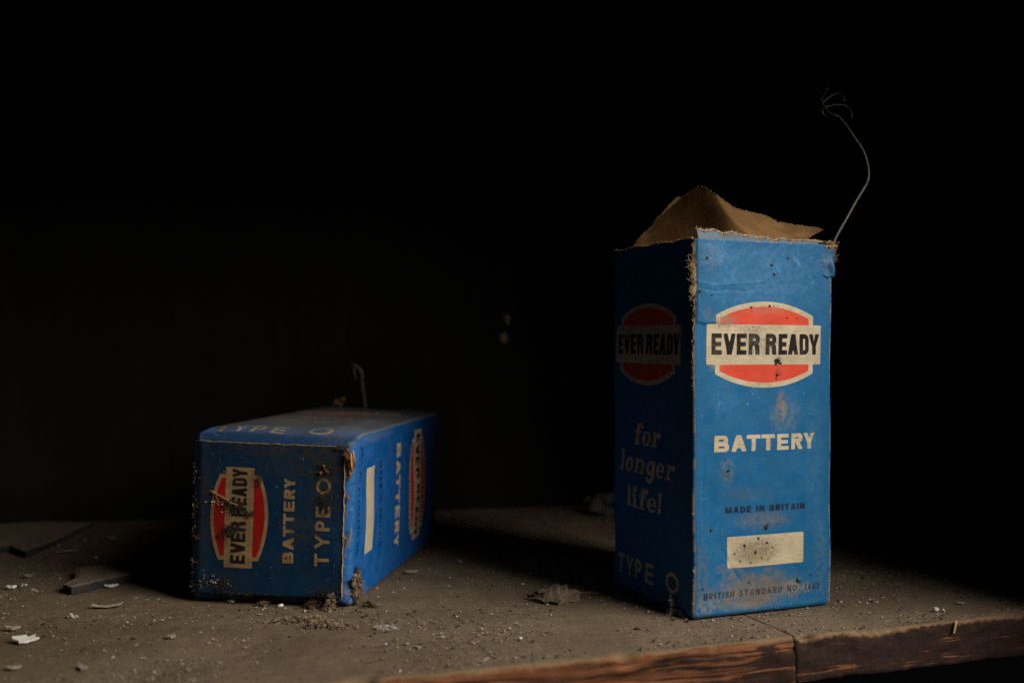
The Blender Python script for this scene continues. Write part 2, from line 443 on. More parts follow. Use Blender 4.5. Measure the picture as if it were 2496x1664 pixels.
def dee(X, Y, w, y0, y1, sv, sh_):
    h = y1-y0; r = min(w*0.62, h*0.46)
    o = U(rect(X, Y, 0, y0, w*0.5, y1), rbox(X, Y, 0, y0, w, y1, r))
    i = U(rect(X, Y, sv, y0+sh_, max(sv*1.05, w*0.5), y1-sh_), rbox(X, Y, sv, y0+sh_, w-sv, y1-sh_, max(r-sv*0.8, h*0.1)))
    return SUB(o, i)
def glyph(ch, X, Y, w, h, sv, sh_):
    a, b = sv*1.12, sv*0.58
    if ch == 'E': return U(rect(X, Y, 0, 0, sv, h), rect(X, Y, 0, 0, w, sh_), rect(X, Y, 0, h-sh_, w, h), rect(X, Y, 0, h*0.5-sh_*0.48, w*0.93, h*0.5+sh_*0.48))
    if ch in 'VA':
        k = (w/2-b)/h; y0 = h-(w/2-a)/k
        Yv = Y if ch == 'V' else h-Y
        g = poly(X, Yv, [(0, h), (a, h), (w/2, y0), (w-a, h), (w, h), (w/2+b, 0), (w/2-b, 0)])
        if ch == 'A': g = U(g, rect(X, Y, w*0.22, h*0.20, w*0.78, h*0.20+sh_*0.9))
        return g
    if ch == 'Y':
        yb = h*0.40
        return poly(X, Y, [(0, h), (a, h), (w/2, yb+sv*0.95), (w-a, h), (w, h), (w/2+sv/2, yb), (w/2+sv/2, 0), (w/2-sv/2, 0), (w/2-sv/2, yb)])
    if ch == 'R':
        leg = poly(X, Y, [(w*0.36, h*0.46), (w*0.36+sv*1.05, h*0.46), (w, 0), (w-sv*1.12, 0)])
        if w < 0.65*h: leg = poly(X, Y, [(w-sv*1.35, h*0.47), (w-sv*0.15, h*0.47), (w, 0), (w-sv*1.05, 0)])
        return U(dee(X, Y, w*0.97, h*0.43, h, sv, sh_), rect(X, Y, 0, 0, sv, h), leg)
    if ch == 'P': return U(dee(X, Y, w, h*0.38, h, sv, sh_), rect(X, Y, 0, 0, sv, h))
    if ch == 'B': return U(dee(X, Y, w, 0, h*0.54+sh_*0.2, sv, sh_), dee(X, Y, w*0.94, h*0.54-sh_*0.6, h, sv, sh_))
    if ch == 'D': return dee(X, Y, w, 0, h, sv, sh_)
    if ch == 'T': return U(rect(X, Y, w/2-sv/2, 0, w/2+sv/2, h), rect(X, Y, 0, h-sh_, w, h))
    if ch == 'I': return rect(X, Y, 0, 0, sv, h)
    if ch == 'H': return U(rect(X, Y, 0, 0, sv, h), rect(X, Y, w-sv, 0, w, h), rect(X, Y, 0, h*0.5-sh_/2, w, h*0.5+sh_/2))
    if ch == 'N': return U(rect(X, Y, 0, 0, sv, h), rect(X, Y, w-sv, 0, w, h), poly(X, Y, [(0, h), (sv*1.15, h), (w, 0), (w-sv*1.15, 0)]))
    if ch == 'M': return U(rect(X, Y, 0, 0, sv, h), rect(X, Y, w-sv, 0, w, h), poly(X, Y, [(0, h), (sv*1.2, h), (w/2, h*0.3), (w-sv*1.2, h), (w, h), (w/2+sv*0.45, 0), (w/2-sv*0.45, 0)]))
    if ch == 'O': return SUB(ell(X, Y, w/2, h/2, w/2, h/2), ell(X, Y, w/2, h/2, w/2-sv, h/2-sh_))
    t = (sv+sh_)/2
    if ch == 'S': return stroke(X, Y, arc(w/2, h*0.73, w/2-t/2, h*0.27-t/2, 20, 270)+arc(w/2, h*0.27, w/2-t/2, h*0.27-t/2+0.02*h, 90, -160), t)
    if ch == '3': return stroke(X, Y, arc(w*0.45, h*0.73, w*0.5-t/2, h*0.27-t/2, 150, -80)+arc(w*0.45, h*0.28, w*0.52-t/2, h*0.28-t/2, 80, -150), t)
    if ch == '6': return U(SUB(ell(X, Y, w/2, h*0.3, w/2, h*0.3), ell(X, Y, w/2, h*0.3, w/2-t, h*0.3-t)), stroke(X, Y, arc(w*0.95, h*0.35, w*0.95-t/2, h*0.65-t/2, 175, 95), t))
    if ch == '1': return U(rect(X, Y, w*0.5-sv/2, 0, w*0.5+sv/2, h), poly(X, Y, [(w*0.5, h), (w*0.05, h*0.72), (w*0.05, h*0.58), (w*0.5, h*0.78)]))
    if ch == '.': return ell(X, Y, w/2, sv*0.6, sv*0.6, sv*0.6)
    if ch == ':': return U(ell(X, Y, w/2, sv*0.6, sv*0.6, sv*0.6), ell(X, Y, w/2, h*0.62, sv*0.6, sv*0.6))
    return np.full(X.shape, 9.0)

def text_at(X, Y, s, xs, y0, y1, sv, sh_):
    g = np.full(X.shape, 9.0)
    for ch, (x0, x1) in zip(s, xs): g = np.minimum(g, glyph(ch, X-x0, Y-y0, x1-x0, y1-y0, sv, sh_))
    return g
RELW = {'I': 0.30, 'M': 1.25, 'N': 1.0, ' ': 0.45, '.': 0.3, ':': 0.3, '1': 0.55, '6': 0.62, '3': 0.6, 'S': 0.8, 'E': 0.8, 'T': 0.9, 'A': 1.05, 'O': 1.1}
def fit_text(s, x0, x1, space, sv):
    w = [RELW.get(c, 0.92) for c in s]; tot = sum(w)+space*(len(s)-1); k = (x1-x0)/tot
    xs, x = [], x0
    for c, q in zip(s, w):
        xs.append((x, x+(sv if c == 'I' else q*k))); x += (q+space)*k
    return xs

# bold italic slab letters: "for / longer / life!"
def slab_word(X, Y, word, x0, x1, base, xh, asc):
    adv = {'f': 0.86, 'o': 1.0, 'r': 0.92, 'l': 0.66, 'n': 1.22, 'g': 1.06, 'e': 0.98, 'i': 0.66, '!': 0.55}
    k = (x1-x0)/sum(adv[c] for c in word)
    g = np.full(X.shape, 9.0); x = x0
    for c in word:
        w = adv[c]*k; u = k
        Ys = Y-base; Xs = X-x-Ys*0.20
        t = 0.30*u; s = 0.12*xh*1.1
        serif = lambda cx, y, h0=0.30: rect(Xs, Ys, cx-h0*u, y, cx+h0*u, y+s)
        if c in 'li!':
            cx = w*0.48; top = asc if c == 'l' else xh
            if c == '!':
                q = poly(Xs, Ys, [(cx-0.10*u, xh*0.50), (cx+0.06*u, xh*0.50), (cx+0.16*u, asc), (cx-0.20*u, asc)])
                q = U(q, ell(Xs, Ys, cx-0.02*u, 0.17*u, 0.17*u, 0.17*u))
            else:
                q = U(rect(Xs, Ys, cx-t/2, 0, cx+t/2, top), serif(cx, 0), rect(Xs, Ys, cx-0.30*u, top-s, cx, top))
                if c == 'i': q = U(q, ell(Xs, Ys, cx+0.02*u, asc-0.16*u, 0.17*u, 0.17*u))
        elif c == 'o': q = SUB(ell(Xs, Ys, w/2, xh/2, 0.44*u, xh*0.53), ell(Xs, Ys, w/2, xh/2, 0.15*u, xh*0.35))
        elif c == 'e':
            q = SUB(ell(Xs, Ys, w/2, xh/2, 0.43*u, xh*0.53), ell(Xs, Ys, w/2, xh/2, 0.14*u, xh*0.37))
            q = SUB(q, poly(Xs, Ys, [(w/2, xh*0.42), (w/2+u, xh*0.42), (w/2+u, xh*0.10), (w/2+0.16*u, xh*0.25)]))
            q = U(q, rect(Xs, Ys, w/2-0.3*u, xh*0.42, w/2+0.40*u, xh*0.55))
        elif c == 'n':
            q = U(rect(Xs, Ys, 0.18*u, 0, 0.18*u+t, xh), rect(Xs, Ys, 0.78*u, 0, 0.78*u+t, xh*0.72), serif(0.33*u, 0, 0.28), serif(0.93*u, 0, 0.26),
                  rect(Xs, Ys, 0.05*u, xh-s, 0.3*u, xh), np.maximum(SUB(ell(Xs, Ys, 0.74*u, xh*0.62, 0.34*u, xh*0.42), ell(Xs, Ys, 0.62*u, xh*0.58, 0.17*u, xh*0.27)), xh*0.6-Ys))
        elif c == 'r':
            q = U(rect(Xs, Ys, 0.20*u, 0, 0.20*u+t, xh), serif(0.35*u, 0, 0.32), rect(Xs, Ys, 0.05*u, xh-s, 0.3*u, xh),
                  stroke(Xs, Ys, [(0.40*u, xh*0.62), (0.52*u, xh*0.86), (0.70*u, xh*0.92)], 0.17*u), ell(Xs, Ys, 0.74*u, xh*0.80, 0.16*u, 0.16*u))
        elif c == 'f':
            cx = 0.42*u
            q = U(rect(Xs, Ys, cx-t/2, 0, cx+t/2, asc*0.80), serif(cx, 0, 0.32), rect(Xs, Ys, cx-0.33*u, xh-s, cx+0.36*u, xh),
                  stroke(Xs, Ys, arc(cx+0.20*u, asc*0.78, 0.22*u, asc*0.15, 180, 40), 0.22*u), ell(Xs, Ys, cx+0.36*u, asc*0.85, 0.14*u, 0.14*u))
        else:                                                       # g
            q = U(SUB(ell(Xs, Ys, 0.48*u, xh*0.52, 0.42*u, xh*0.50), ell(Xs, Ys, 0.46*u, xh*0.54, 0.14*u, xh*0.33)),
                  rect(Xs, Ys, 0.66*u, -xh*0.12, 0.66*u+t, xh), stroke(Xs, Ys, arc(0.52*u, -xh*0.14, 0.29*u, xh*0.22, 0, -165), 0.22*u))
        g = np.minimum(g, q); x += w
    return g

def clip_mesh(u0, u1, v0, v1, cell, fn):
    """turn the region fn<0 into a mesh in (u,v) with clean cut edges"""
    nu, nv = int((u1-u0)/cell)+2, int((v1-v0)/cell)+2
    us, vs = u0+np.arange(nu)*cell, v0+np.arange(nv)*cell
    X, Y = np.meshgrid(us, vs); D = fn(X, Y)
    D = np.where(np.abs(D) < 1e-5, 1e-5, D); I = D < 0
    cnt = I[:-1, :-1].astype(int)+I[:-1, 1:]+I[1:, 1:]+I[1:, :-1]
    idx = {}; V = []; F = []
    def gv(j, i):
        k = (j, i)
        if k not in idx: idx[k] = len(V); V.append((us[i], vs[j]))
        return idx[k]
    def ev(a, b):
        k = (min(a, b), max(a, b), 1)
        if k not in idx:
            (j0, i0), (j1, i1) = k[0], k[1]; d0, d1 = D[j0, i0], D[j1, i1]; f = d0/(d0-d1)
            idx[k] = len(V); V.append((us[i0]+(us[i1]-us[i0])*f, vs[j0]+(vs[j1]-vs[j0])*f))
        return idx[k]
    for j, i in zip(*np.nonzero(cnt)):
        q = [(j, i), (j, i+1), (j+1, i+1), (j+1, i)]
        if cnt[j, i] == 4: F.append([gv(*p) for p in q]); continue
        f = []
        for k in range(4):
            a, b = q[k], q[(k+1) % 4]
            if I[a]: f.append(gv(*a))
            if I[a] != I[b]: f.append(ev(a, b))
        if len(f) >= 3: F.append(f)
    return np.array(V).reshape(-1, 2), F

def logo_sdf(cu, vb0, vb1, half, crest_half, crest_rise, shoulder):
    """returns functions (cream, red, black) for the emblem, print frame"""
    hc = (vb0+vb1)/2
    def crest(X, Y, inset):
        # shouldered shield: arcs above and below, straight cut sides
        a = crest_half-inset; top = (vb1-vb0)/2+crest_rise-inset*0.95; sh_ = (vb1-vb0)/2+shoulder-inset*0.55
        s = top-sh_; R = (a*a+s*s)/(2*s)
        yy = np.abs(Y-hc)
        return np.maximum(np.hypot(X-cu, yy-(top-R))-R, np.abs(X-cu)-a)
    xs = [(7.4, 12.1), (12.7, 18.5), (18.9, 23.6), (24.5, 29.8), (32.4, 37.6), (38.5, 42.8), (43.2, 48.4), (49.0, 53.7), (53.7, 58.9)]
    k = half/27.15
    X0 = [(cu+(a-32.35)*k, cu+(b-32.35)*k) for a, b in xs]
    H = vb1-vb0; ty0, ty1 = vb0+H*0.245, vb0+H*0.775
    txt = lambda X, Y: text_at(X, Y, 'EVERREADY', X0, ty0, ty1, 1.85*k, 1.85*k)
    ban = lambda X, Y: rect(X, Y, cu-half, vb0, cu+half, vb1)
    red = lambda X, Y: np.maximum(crest(X, Y, 2.1*k), -ban(X, Y))
    black = txt
    cream = lambda X, Y: np.maximum(np.maximum(U(crest(X, Y, 0), ban(X, Y)), -red(X, Y)), -txt(X, Y))
    return cream, red, black

# ------------------------------------------------------------------ carton builder (print frame: x right, y back, z up, in mm)
class Carton:
    def __init__(self, Wx, Wd, H, r, rb, seed, bulge, extra=None):
        self.Wx, self.Wd, self.H, self.r, self.rb, self.bulge, self.extra = Wx, Wd, H, r, rb, bulge, extra
        self.w = [(Waves(seed+10*f, 38), Waves(seed+10*f+1, 13)) for f in range(4)]
    def width(self, f): return self.Wx if f in (0, 2) else self.Wd
    def disp(self, f, u, v):
        w = self.width(f); u = np.asarray(u, float); v = np.asarray(v, float)
        win = smooth(0, 7, u)*smooth(0, 7, w-u)*smooth(0, 6, v)*smooth(-6, 6, self.H-v)
        d = self.bulge[f]*np.sin(np.pi*np.clip(u/w, 0, 1))*np.sin(np.pi*np.clip(v/self.H, 0.02, 0.98))
        d = d+win*(0.40*self.w[f][0](u, v)+0.09*self.w[f][1](u, v))
        if self.extra: d = d+self.extra(f, u, v)
        return d
    def point(self, f, u, v, off=0.0):
        d = self.disp(f, u, v)+off; u = np.asarray(u, float); v = np.asarray(v, float)
        if f == 0: return np.stack([u, -d, v], -1)
        if f == 1: return np.stack([self.Wx+d, u, v], -1)
        if f == 2: return np.stack([self.Wx-u, self.Wd+d, v], -1)
        return np.stack([-d, self.Wd-u, v], -1)
    def body(self, step=0.8, open_top=True):
        r, rb, H = self.r, self.rb, self.H
        ring = []                                               # face, u, inset of the corner arc
        for f in range(4):
            w = self.width(f)
            for u in np.concatenate([np.linspace(r, w-r, max(3, int((w-2*r)/step)))]): ring.append((f, u, None))
            for a in np.linspace(0, math.pi/2, 5)[1:-1]: ring.append((f, w, a))
        # walk order: front left->right, right near->far, back right->left, left far->near (u as defined)
        vs = list(np.arange(rb, H, step))+[H]
        rows = [(rb*(1-math.cos(a)), rb*(1-math.sin(a))) for a in np.linspace(0, math.pi/2, 6)[:-1]]
        rows = [(z, ins) for z, ins in rows]+[(v, 0.0) for v in vs]
        V = []; fuv = []; wear = []
        us = np.array([q[1] for q in ring])
        for z, ins in rows:
            zz = np.full(len(ring), z)
            P = np.zeros((len(ring), 3)); fu = np.zeros((len(ring), 3)); we = np.zeros(len(ring))
            for f in range(4):
                m = [i for i, q in enumerate(ring) if q[0] == f and q[2] is None]
                P[m] = self.point(f, us[m], zz[m]); fu[m] = np.stack([us[m], zz[m], np.full(len(m), f*300.0)], -1)
                w = self.width(f)
                we[m] = np.exp(-np.minimum(us[m]-0, w-us[m])/1.3)
                m2 = [i for i, q in enumerate(ring) if q[0] == f and q[2] is not None]
                for i in m2:
                    a = ring[i][2]; x, y = math.sin(a)*r, math.cos(a)*r       # from face f normal to the next
                    cx, cy = [(self.Wx-r, r), (self.Wx-r, self.Wd-r), (r, self.Wd-r), (r, r)][f]
                    dx, dy = [(x, -y), (y, x), (-x, y), (-y, -x)][f]
                    P[i] = (cx+dx, cy+dy, z); fu[i] = (w-r+a*r, z, f*300.0); we[i] = 1.0
            if ins > 0:
                c = np.array([self.Wx/2, self.Wd/2])
                P[:, 0] = c[0]+(P[:, 0]-c[0])*(1-2*ins/self.Wx); P[:, 1] = c[1]+(P[:, 1]-c[1])*(1-2*ins/self.Wd)
                we = np.maximum(we, 0.55)
            we = np.maximum(we, math.exp(-max(0, z)/1.6)*0.8); we = np.maximum(we, math.exp(-max(0, H-z)/1.5)*0.9)
            V.append(P); fuv.append(fu); wear.append(we)
        V = np.array(V); n = len(ring); m = len(rows)
        F = grid_faces(n, m, wrap=True)
        idx = [0]*len(F)
        verts = V.reshape(-1, 3); fu = np.array(fuv).reshape(-1, 3); we = np.array(wear).reshape(-1)
        F.append(tuple(range(n))[::-1]); idx.append(0)
        if open_top:                                            # card thickness and inside
            c = np.array([self.Wx/2, self.Wd/2, 0]); k = np.array([1-1.5/self.Wx, 1-1.5/self.Wd, 1])
            top = V[-1]; ins = (top-c)*k+c
            off = len(verts)
            low = ins.copy(); low[:, 2] = H-22
            verts = np.concatenate([verts, ins, low]); fu = np.concatenate([fu, fu[-n:], fu[-n:]]); we = np.concatenate([we, np.ones(2*n)])
            last = off-n
            for i in range(n):
                j = (i+1) % n
                F.append((last+i, last+j, off+j, off+i)); idx.append(1)
                F.append((off+i, off+j, off+n+j, off+n+i)); idx.append(1)
            F.append(tuple(range(off+n, off+2*n))); idx.append(1)
        else:
            F.append(tuple(range(len(verts)-n, len(verts)))); idx.append(0)
        return verts, F, fu, we, idx

def decal(carton, xf, face, region, cell, fn, name, mat, parent, off=0.10):
    V, F = clip_mesh(*region, cell, fn)
    if not len(F): return None
    P = carton.point(face, V[:, 0], V[:, 1], off)
    fuv = np.stack([V[:, 0], V[:, 1], np.full(len(V), face*300.0)], -1)
    return mesh_obj(name, xf(P), F, mat, parent, True, {'fuv': ('FLOAT_VECTOR', fuv)})

CREAM = (0.60, 0.515, 0.365); RED1 = (0.72, 0.062, 0.026); BLACK = (0.012, 0.009, 0.009)
def print_front(cn, xf, parent, M, standard):
    cream, red, black = logo_sdf(32.9, 99.0, 114.8, 27.15, 23.3, 9.2, 3.6)
    R = (4.0, 61.5, 88.5, 126.0)
    decal(cn, xf, 0, R, 0.4, cream, 'logo_backing', M['cream'], parent)
    decal(cn, xf, 0, R, 0.4, red, 'logo_field', M['red'], parent)
    decal(cn, xf, 0, R, 0.3, black, 'logo_lettering', M['black'], parent)
    bx = [(9.1, 15.7), (16.7, 23.7), (23.8, 30.2), (30.7, 37.1), (38.1, 43.9), (45.2, 51.0), (51.3, 57.3)]
    decal(cn, xf, 0, (8, 58, 63.5, 72.5), 0.25, lambda X, Y: text_at(X, Y, 'BATTERY', bx, 64.8, 71.2, 1.95, 1.5), 'battery_lettering', M['cream'], parent)
    s = 'MADE IN BRITAIN'
    decal(cn, xf, 0, (14, 53, 40, 44), 0.13, lambda X, Y: text_at(X, Y, s, fit_text(s, 14.6, 52.1, 0.30, 0.72), 40.6, 43.1, 0.72, 0.55), 'origin_lettering', M['dark'], parent)
    s = standard
    decal(cn, xf, 0, (4, 61, 7, 11), 0.13, lambda X, Y: text_at(X, Y, s, fit_text(s, 4.5, 59.9, 0.42, 0.48), 7.5, 10.0, 0.48, 0.42), 'standard_lettering', M['dark'], parent)
    decal(cn, xf, 0, (14, 52.5, 18, 32.5), 0.5, lambda X, Y: rect(X, Y, 15.2, 18.9, 51.3, 31.3), 'date_panel', M['cream'], parent)
def print_left(cn, xf, parent, M):
    cream, red, black = logo_sdf(30.9, 98.8, 114.7, 27.6, 23.6, 9.2, 3.4)
    R = (2.0, 60.5, 88.0, 126.0)
    decal(cn, xf, 3, R, 0.4, cream, 'logo_backing', M['cream'], parent)
    decal(cn, xf, 3, R, 0.4, red, 'logo_field', M['red'], parent)
    decal(cn, xf, 3, R, 0.3, black, 'logo_lettering', M['black'], parent)
    fn = lambda X, Y: U(slab_word(X, Y, 'for', 19.5, 40.6, 64.4, 6.0, 9.2), slab_word(X, Y, 'longer', 6.8, 53.0, 52.2, 6.2, 9.2), slab_word(X, Y, 'life!', 12.3, 43.5, 37.3, 6.0, 9.2))
    decal(cn, xf, 3, (5, 58, 46, 75), 0.25, fn, 'slogan_lettering', M['cream'], parent)
    decal(cn, xf, 3, (5, 58, 35, 47), 0.25, fn, 'slogan_lettering', M['cream'], parent)
    tx = [(4.4, 10.8), (11.8, 19.2), (20.6, 26.2), (29.4, 35.4), (45.2, 55.7)]
    decal(cn, xf, 3, (4, 57, 6, 17), 0.25, lambda X, Y: text_at(X, Y, 'TYPEO', tx, 7.0, 15.5, 1.7, 1.6), 'type_lettering', M['cream'], parent)

M_TAN = plain_mat('raw_brown_card', (0.20, 0.125, 0.062), (0.31, 0.20, 0.105), 260, 0.85, 0.5, 0.0003)
M_FIBRE = plain_mat('torn_card_fibre', (0.30, 0.215, 0.125), (0.46, 0.36, 0.24), 900, 0.95, 0.5, 0.0003, tint=True)
M_FLUFF = plain_mat('brown_dust_fluff', (0.13, 0.098, 0.068), (0.24, 0.19, 0.14), 1200, 0.95, 0.6, 0.0003, tint=True)
M_DIRT = plain_mat('dark_dirt', (0.022, 0.017, 0.013), (0.065, 0.048, 0.035), 1500, 0.95, 0.6, 0.0003)
M_WIRE = plain_mat('grey_wire_insulation', (0.058, 0.055, 0.052), (0.10, 0.095, 0.09), 900, 0.5, 0.2, 0.0001, spec=0.45)
M_STRAND = plain_mat('bare_wire_strand', (0.15, 0.135, 0.11), (0.24, 0.215, 0.18), 900, 0.45, 0.2, 0.0001, spec=0.6)
M_WEB = plain_mat('pale_cobweb', (0.36, 0.345, 0.32), (0.52, 0.50, 0.46), 1500, 0.95, 0.3, 0.0002)

# ------------------------------------------------------------------ the standing battery box
D1 = (0.085, 0.07, 0.052); RUST = (0.25, 0.155, 0.10); GREY = (0.165, 0.145, 0.115)
blobs1 = [
    (33, 136, 0, 46, 24, (0.045, 0.185, 0.37), 0.5, 0.6),
    (28, 9, 0, 26, 9, GREY, 0.55, 0), (30, 10, 0, 28, 9, GREY, 0.85, 0.6), (22, 6, 0, 17, 6, GREY, 0.85, 0.6), (36, 12, 0, 14, 6, D1, 0.75, 1), (48, 9, 0, 11, 4.5, (0.2, 0.18, 0.15), 0.9, 0.6), (30, 5.5, 0, 9, 4, (0.17, 0.13, 0.09), 0.8, 0.6), (32, 37, 0, 18, 5, GREY, 0.6, 0.7), (18, 17, 0, 6, 4, GREY, 0.7, 0.6), (36, 15, 0, 8, 4, GREY, 0.7, 0.6),
    (54.5, 8.6, 0, 2.6, 3.0, RUST, 0.95, 2), (3, 16, 0, 5, 20, (0.12, 0.13, 0.13), 0.6, 0.6), (12, 19, 0, 4, 3, RUST, 0.6, 1), (6, 5, 0, 8, 5, (0.22, 0.22, 0.21), 0.7, 0.6),
    (29, 25.5, 0, 14, 7, (0.10, 0.075, 0.045), 0.9, 1), (28, 25, 0, 15, 7, (0.20, 0.15, 0.09), 0.8, 0.6), (27, 24, 0, 11, 6, (0.28, 0.21, 0.13), 0.6, 0), (33, 37, 0, 14, 5, D1, 0.35, 1),
    (40.5, 81.5, 0, 3.6, 8.5, RUST, 1.0, 0.7), (37.5, 77, 0, 4.5, 6, (0.19, 0.16, 0.14), 0.6, 1), (43, 79, 0, 9, 10, (0.17, 0.20, 0.23), 0.5, 0.6), (34.3, 68, 0, 2.2, 3, RUST, 0.6, 1),
    (27, 108, 0, 5.5, 9, (0.30, 0.265, 0.20), 0.85, 0.6), (34, 107, 0, 6, 6, (0.22, 0.19, 0.14), 0.75, 0.6), (14, 116, 0, 8, 5, (0.2, 0.165, 0.12), 0.85, 0.6), (10, 104, 0, 6, 10, (0.36, 0.29, 0.18), 0.5, 0.6), (50, 102, 0, 10, 4, (0.36, 0.29, 0.18), 0.5, 0.6), (34, 121, 0, 16, 3, (0.25, 0.18, 0.11), 0.5, 0.6), (27, 113, 0, 9, 2, (0.12, 0.10, 0.075), 0.7, 2),
    (39, 100, 0, 4, 4, (0.06, 0.045, 0.035), 0.7, 1), (39, 95, 0, 2.5, 4, (0.09, 0.06, 0.045), 0.6, 1), (20, 106, 0, 3, 2.5, RUST, 0.5, 1),
    (6, 119, 0, 3.5, 4, RUST, 0.5, 1), (15, 57, 0, 5, 7, (0.15, 0.15, 0.14), 0.65, 0.6), (24, 48, 0, 16, 4, (0.07, 0.10, 0.13), 0.5, 0.6), (14, 85, 0, 9, 12, (0.03, 0.16, 0.32), 0.5, 0.6), (57, 62, 0, 7, 40, (0.05, 0.15, 0.27), 0.45, 0.6), (60, 22, 0, 5, 24, (0.09, 0.155, 0.22), 0.5, 0.6),
    (8, 141, 0, 9, 8, (0.2, 0.24, 0.27), 0.55, 1), (63, 141, 0, 4, 8, (0.30, 0.23, 0.15), 0.5, 1),
    (50, 8, 3, 12, 8, (0.06, 0.05, 0.04), 0.6, 1),
]
B1BLUE = (0.002, 0.115, 0.30); B1FADE = (0.006, 0.140, 0.325)
M1 = {
    'blue': card_mat('blue_card_standing', B1BLUE, blobs1, B1FADE, 0.40, soil_col=(0.045, 0.075, 0.10)),
    'cream': card_mat('cream_ink_standing', CREAM, blobs1[1:], (0.54, 0.45, 0.30), 0.30, wearable=False),
    'red': card_mat('red_ink_standing', RED1, blobs1[1:], (0.66, 0.072, 0.034), 0.12, wearable=False),
    'black': card_mat('black_ink_standing', BLACK, [(b[0], b[1], b[2], b[3], b[4], tuple(x*0.5 for x in b[5]), b[6]*0.5, b[7]) for b in blobs1[1:]], (0.018, 0.014, 0.014), 0.06, wearable=False, rough=0.8),
    'dark': card_mat('small_black_ink_standing', (0.010, 0.014, 0.035), [(b[0], b[1], b[2], b[3], b[4], tuple(x*0.6 for x in b[5]), b[6]*0.6, b[7]) for b in blobs1[1:]], (0.012, 0.025, 0.06), 0.15, wearable=False),
}
def crease(u, v, P, amp, wid):
    d = np.full(np.shape(u), 1e9)
    for a, b in zip(P[:-1], P[1:]):
        a, b = np.array(a, float), np.array(b, float); e = b-a
        h = np.clip(((u-a[0])*e[0]+(v-a[1])*e[1])/(e@e), 0, 1)
        d = np.minimum(d, np.hypot(u-a[0]-e[0]*h, v-a[1]-e[1]*h))
    return amp*np.exp(-(d/wid)**2)
def extra1(f, u, v):
    if f != 0: return 0.0
    d = crease(u, v, [(1, 131.0), (5, 130.6), (8, 130.0), (14, 130.3), (17, 130.9), (20, 130.8), (28, 131.5), (33, 132)], 0.16, 0.32)
    d = d+crease(u, v, [(1, 129.0), (4, 128.5), (9, 127.8), (13, 128.2), (16, 128.4), (24, 127.9), (27, 129)], -0.20, 0.30)
    d = d+crease(u, v, [(38, 124), (46, 128), (52, 132), (59, 137)], 0.08, 0.4)
    d = d+crease(u, v, [(4.6, 63), (4.2, 50), (4.8, 36)], -0.16, 0.6)+crease(u, v, [(13, 26), (16, 20.5), (22, 13)], -0.2, 0.6)
    lap = (115.1+0.3*np.sin(u*0.9))
    d = d+0.45*smooth(lap-0.35, lap+0.35, v)*(1-smooth(9, 16, u))*smooth(-1, 1, u)
    for (a, b, r_, h_) in ((15, 57, 2.2, 0.22), (16.5, 60, 1.2, 0.15), (14, 55, 1.4, -0.2), (12, 60, 1.0, 0.15), (38.6, 100.2, 2.4, -0.45), (38.4, 94.6, 1.6, -0.3), (11, 139, 3.0, 0.25), (47, 140, 1.4, 0.2)):
        d = d+h_*np.exp(-(((u-a)**2+(v-b)**2)/(r_*r_)))
    return d
H1 = 147.9
c1 = Carton(66, 66, H1, 1.3, 2.2, 20, [0.9, 0.5, 0.5, 1.0], extra1)
Y1 = 0.39077; O1 = np.array([0.07053, 0.41333, 0.0])
R1 = np.array([[math.cos(Y1), -math.sin(Y1), 0], [math.sin(Y1), math.cos(Y1), 0], [0, 0, 1]])
bat1 = empty('battery_box', O1+R1@np.array([0.033, 0.033, 0.0002]), 'upright blue battery carton with torn open top flaps and a curling wire', 'battery')
bat1.rotation_euler = (0, 0, Y1)
def xf1(P):
    P = np.array(P, float); k_ = smooth(0, 25, P[..., 2]); z_ = P[..., 2]
    P[..., 0] += k_*(0.45*np.sin(z_*0.031+1.0)+0.16*np.sin(z_*0.11)); P[..., 1] += k_*(0.40*np.sin(z_*0.036)+0.12*np.sin(z_*0.13+2))
    return (P-np.array([33, 33, 0]))*MM
def w2l1(P):                                    # world metres -> local of battery 1
    return (np.asarray(P, float)-np.array(bat1.location))@R1
def l1(u, d, v): return xf1(np.array([u, d, v], float))
v, f, fu, we, idx = c1.body(0.42)
body1 = mesh_obj('carton', xf1(v), f, [M1['blue'], M_TAN], bat1, True, {'fuv': ('FLOAT_VECTOR', fu), 'wear': ('FLOAT', we)}, idx)
print_front(c1, xf1, body1, M1, 'BRITISH STANDARD NO. 1663')
print_left(c1, xf1, body1, M1)

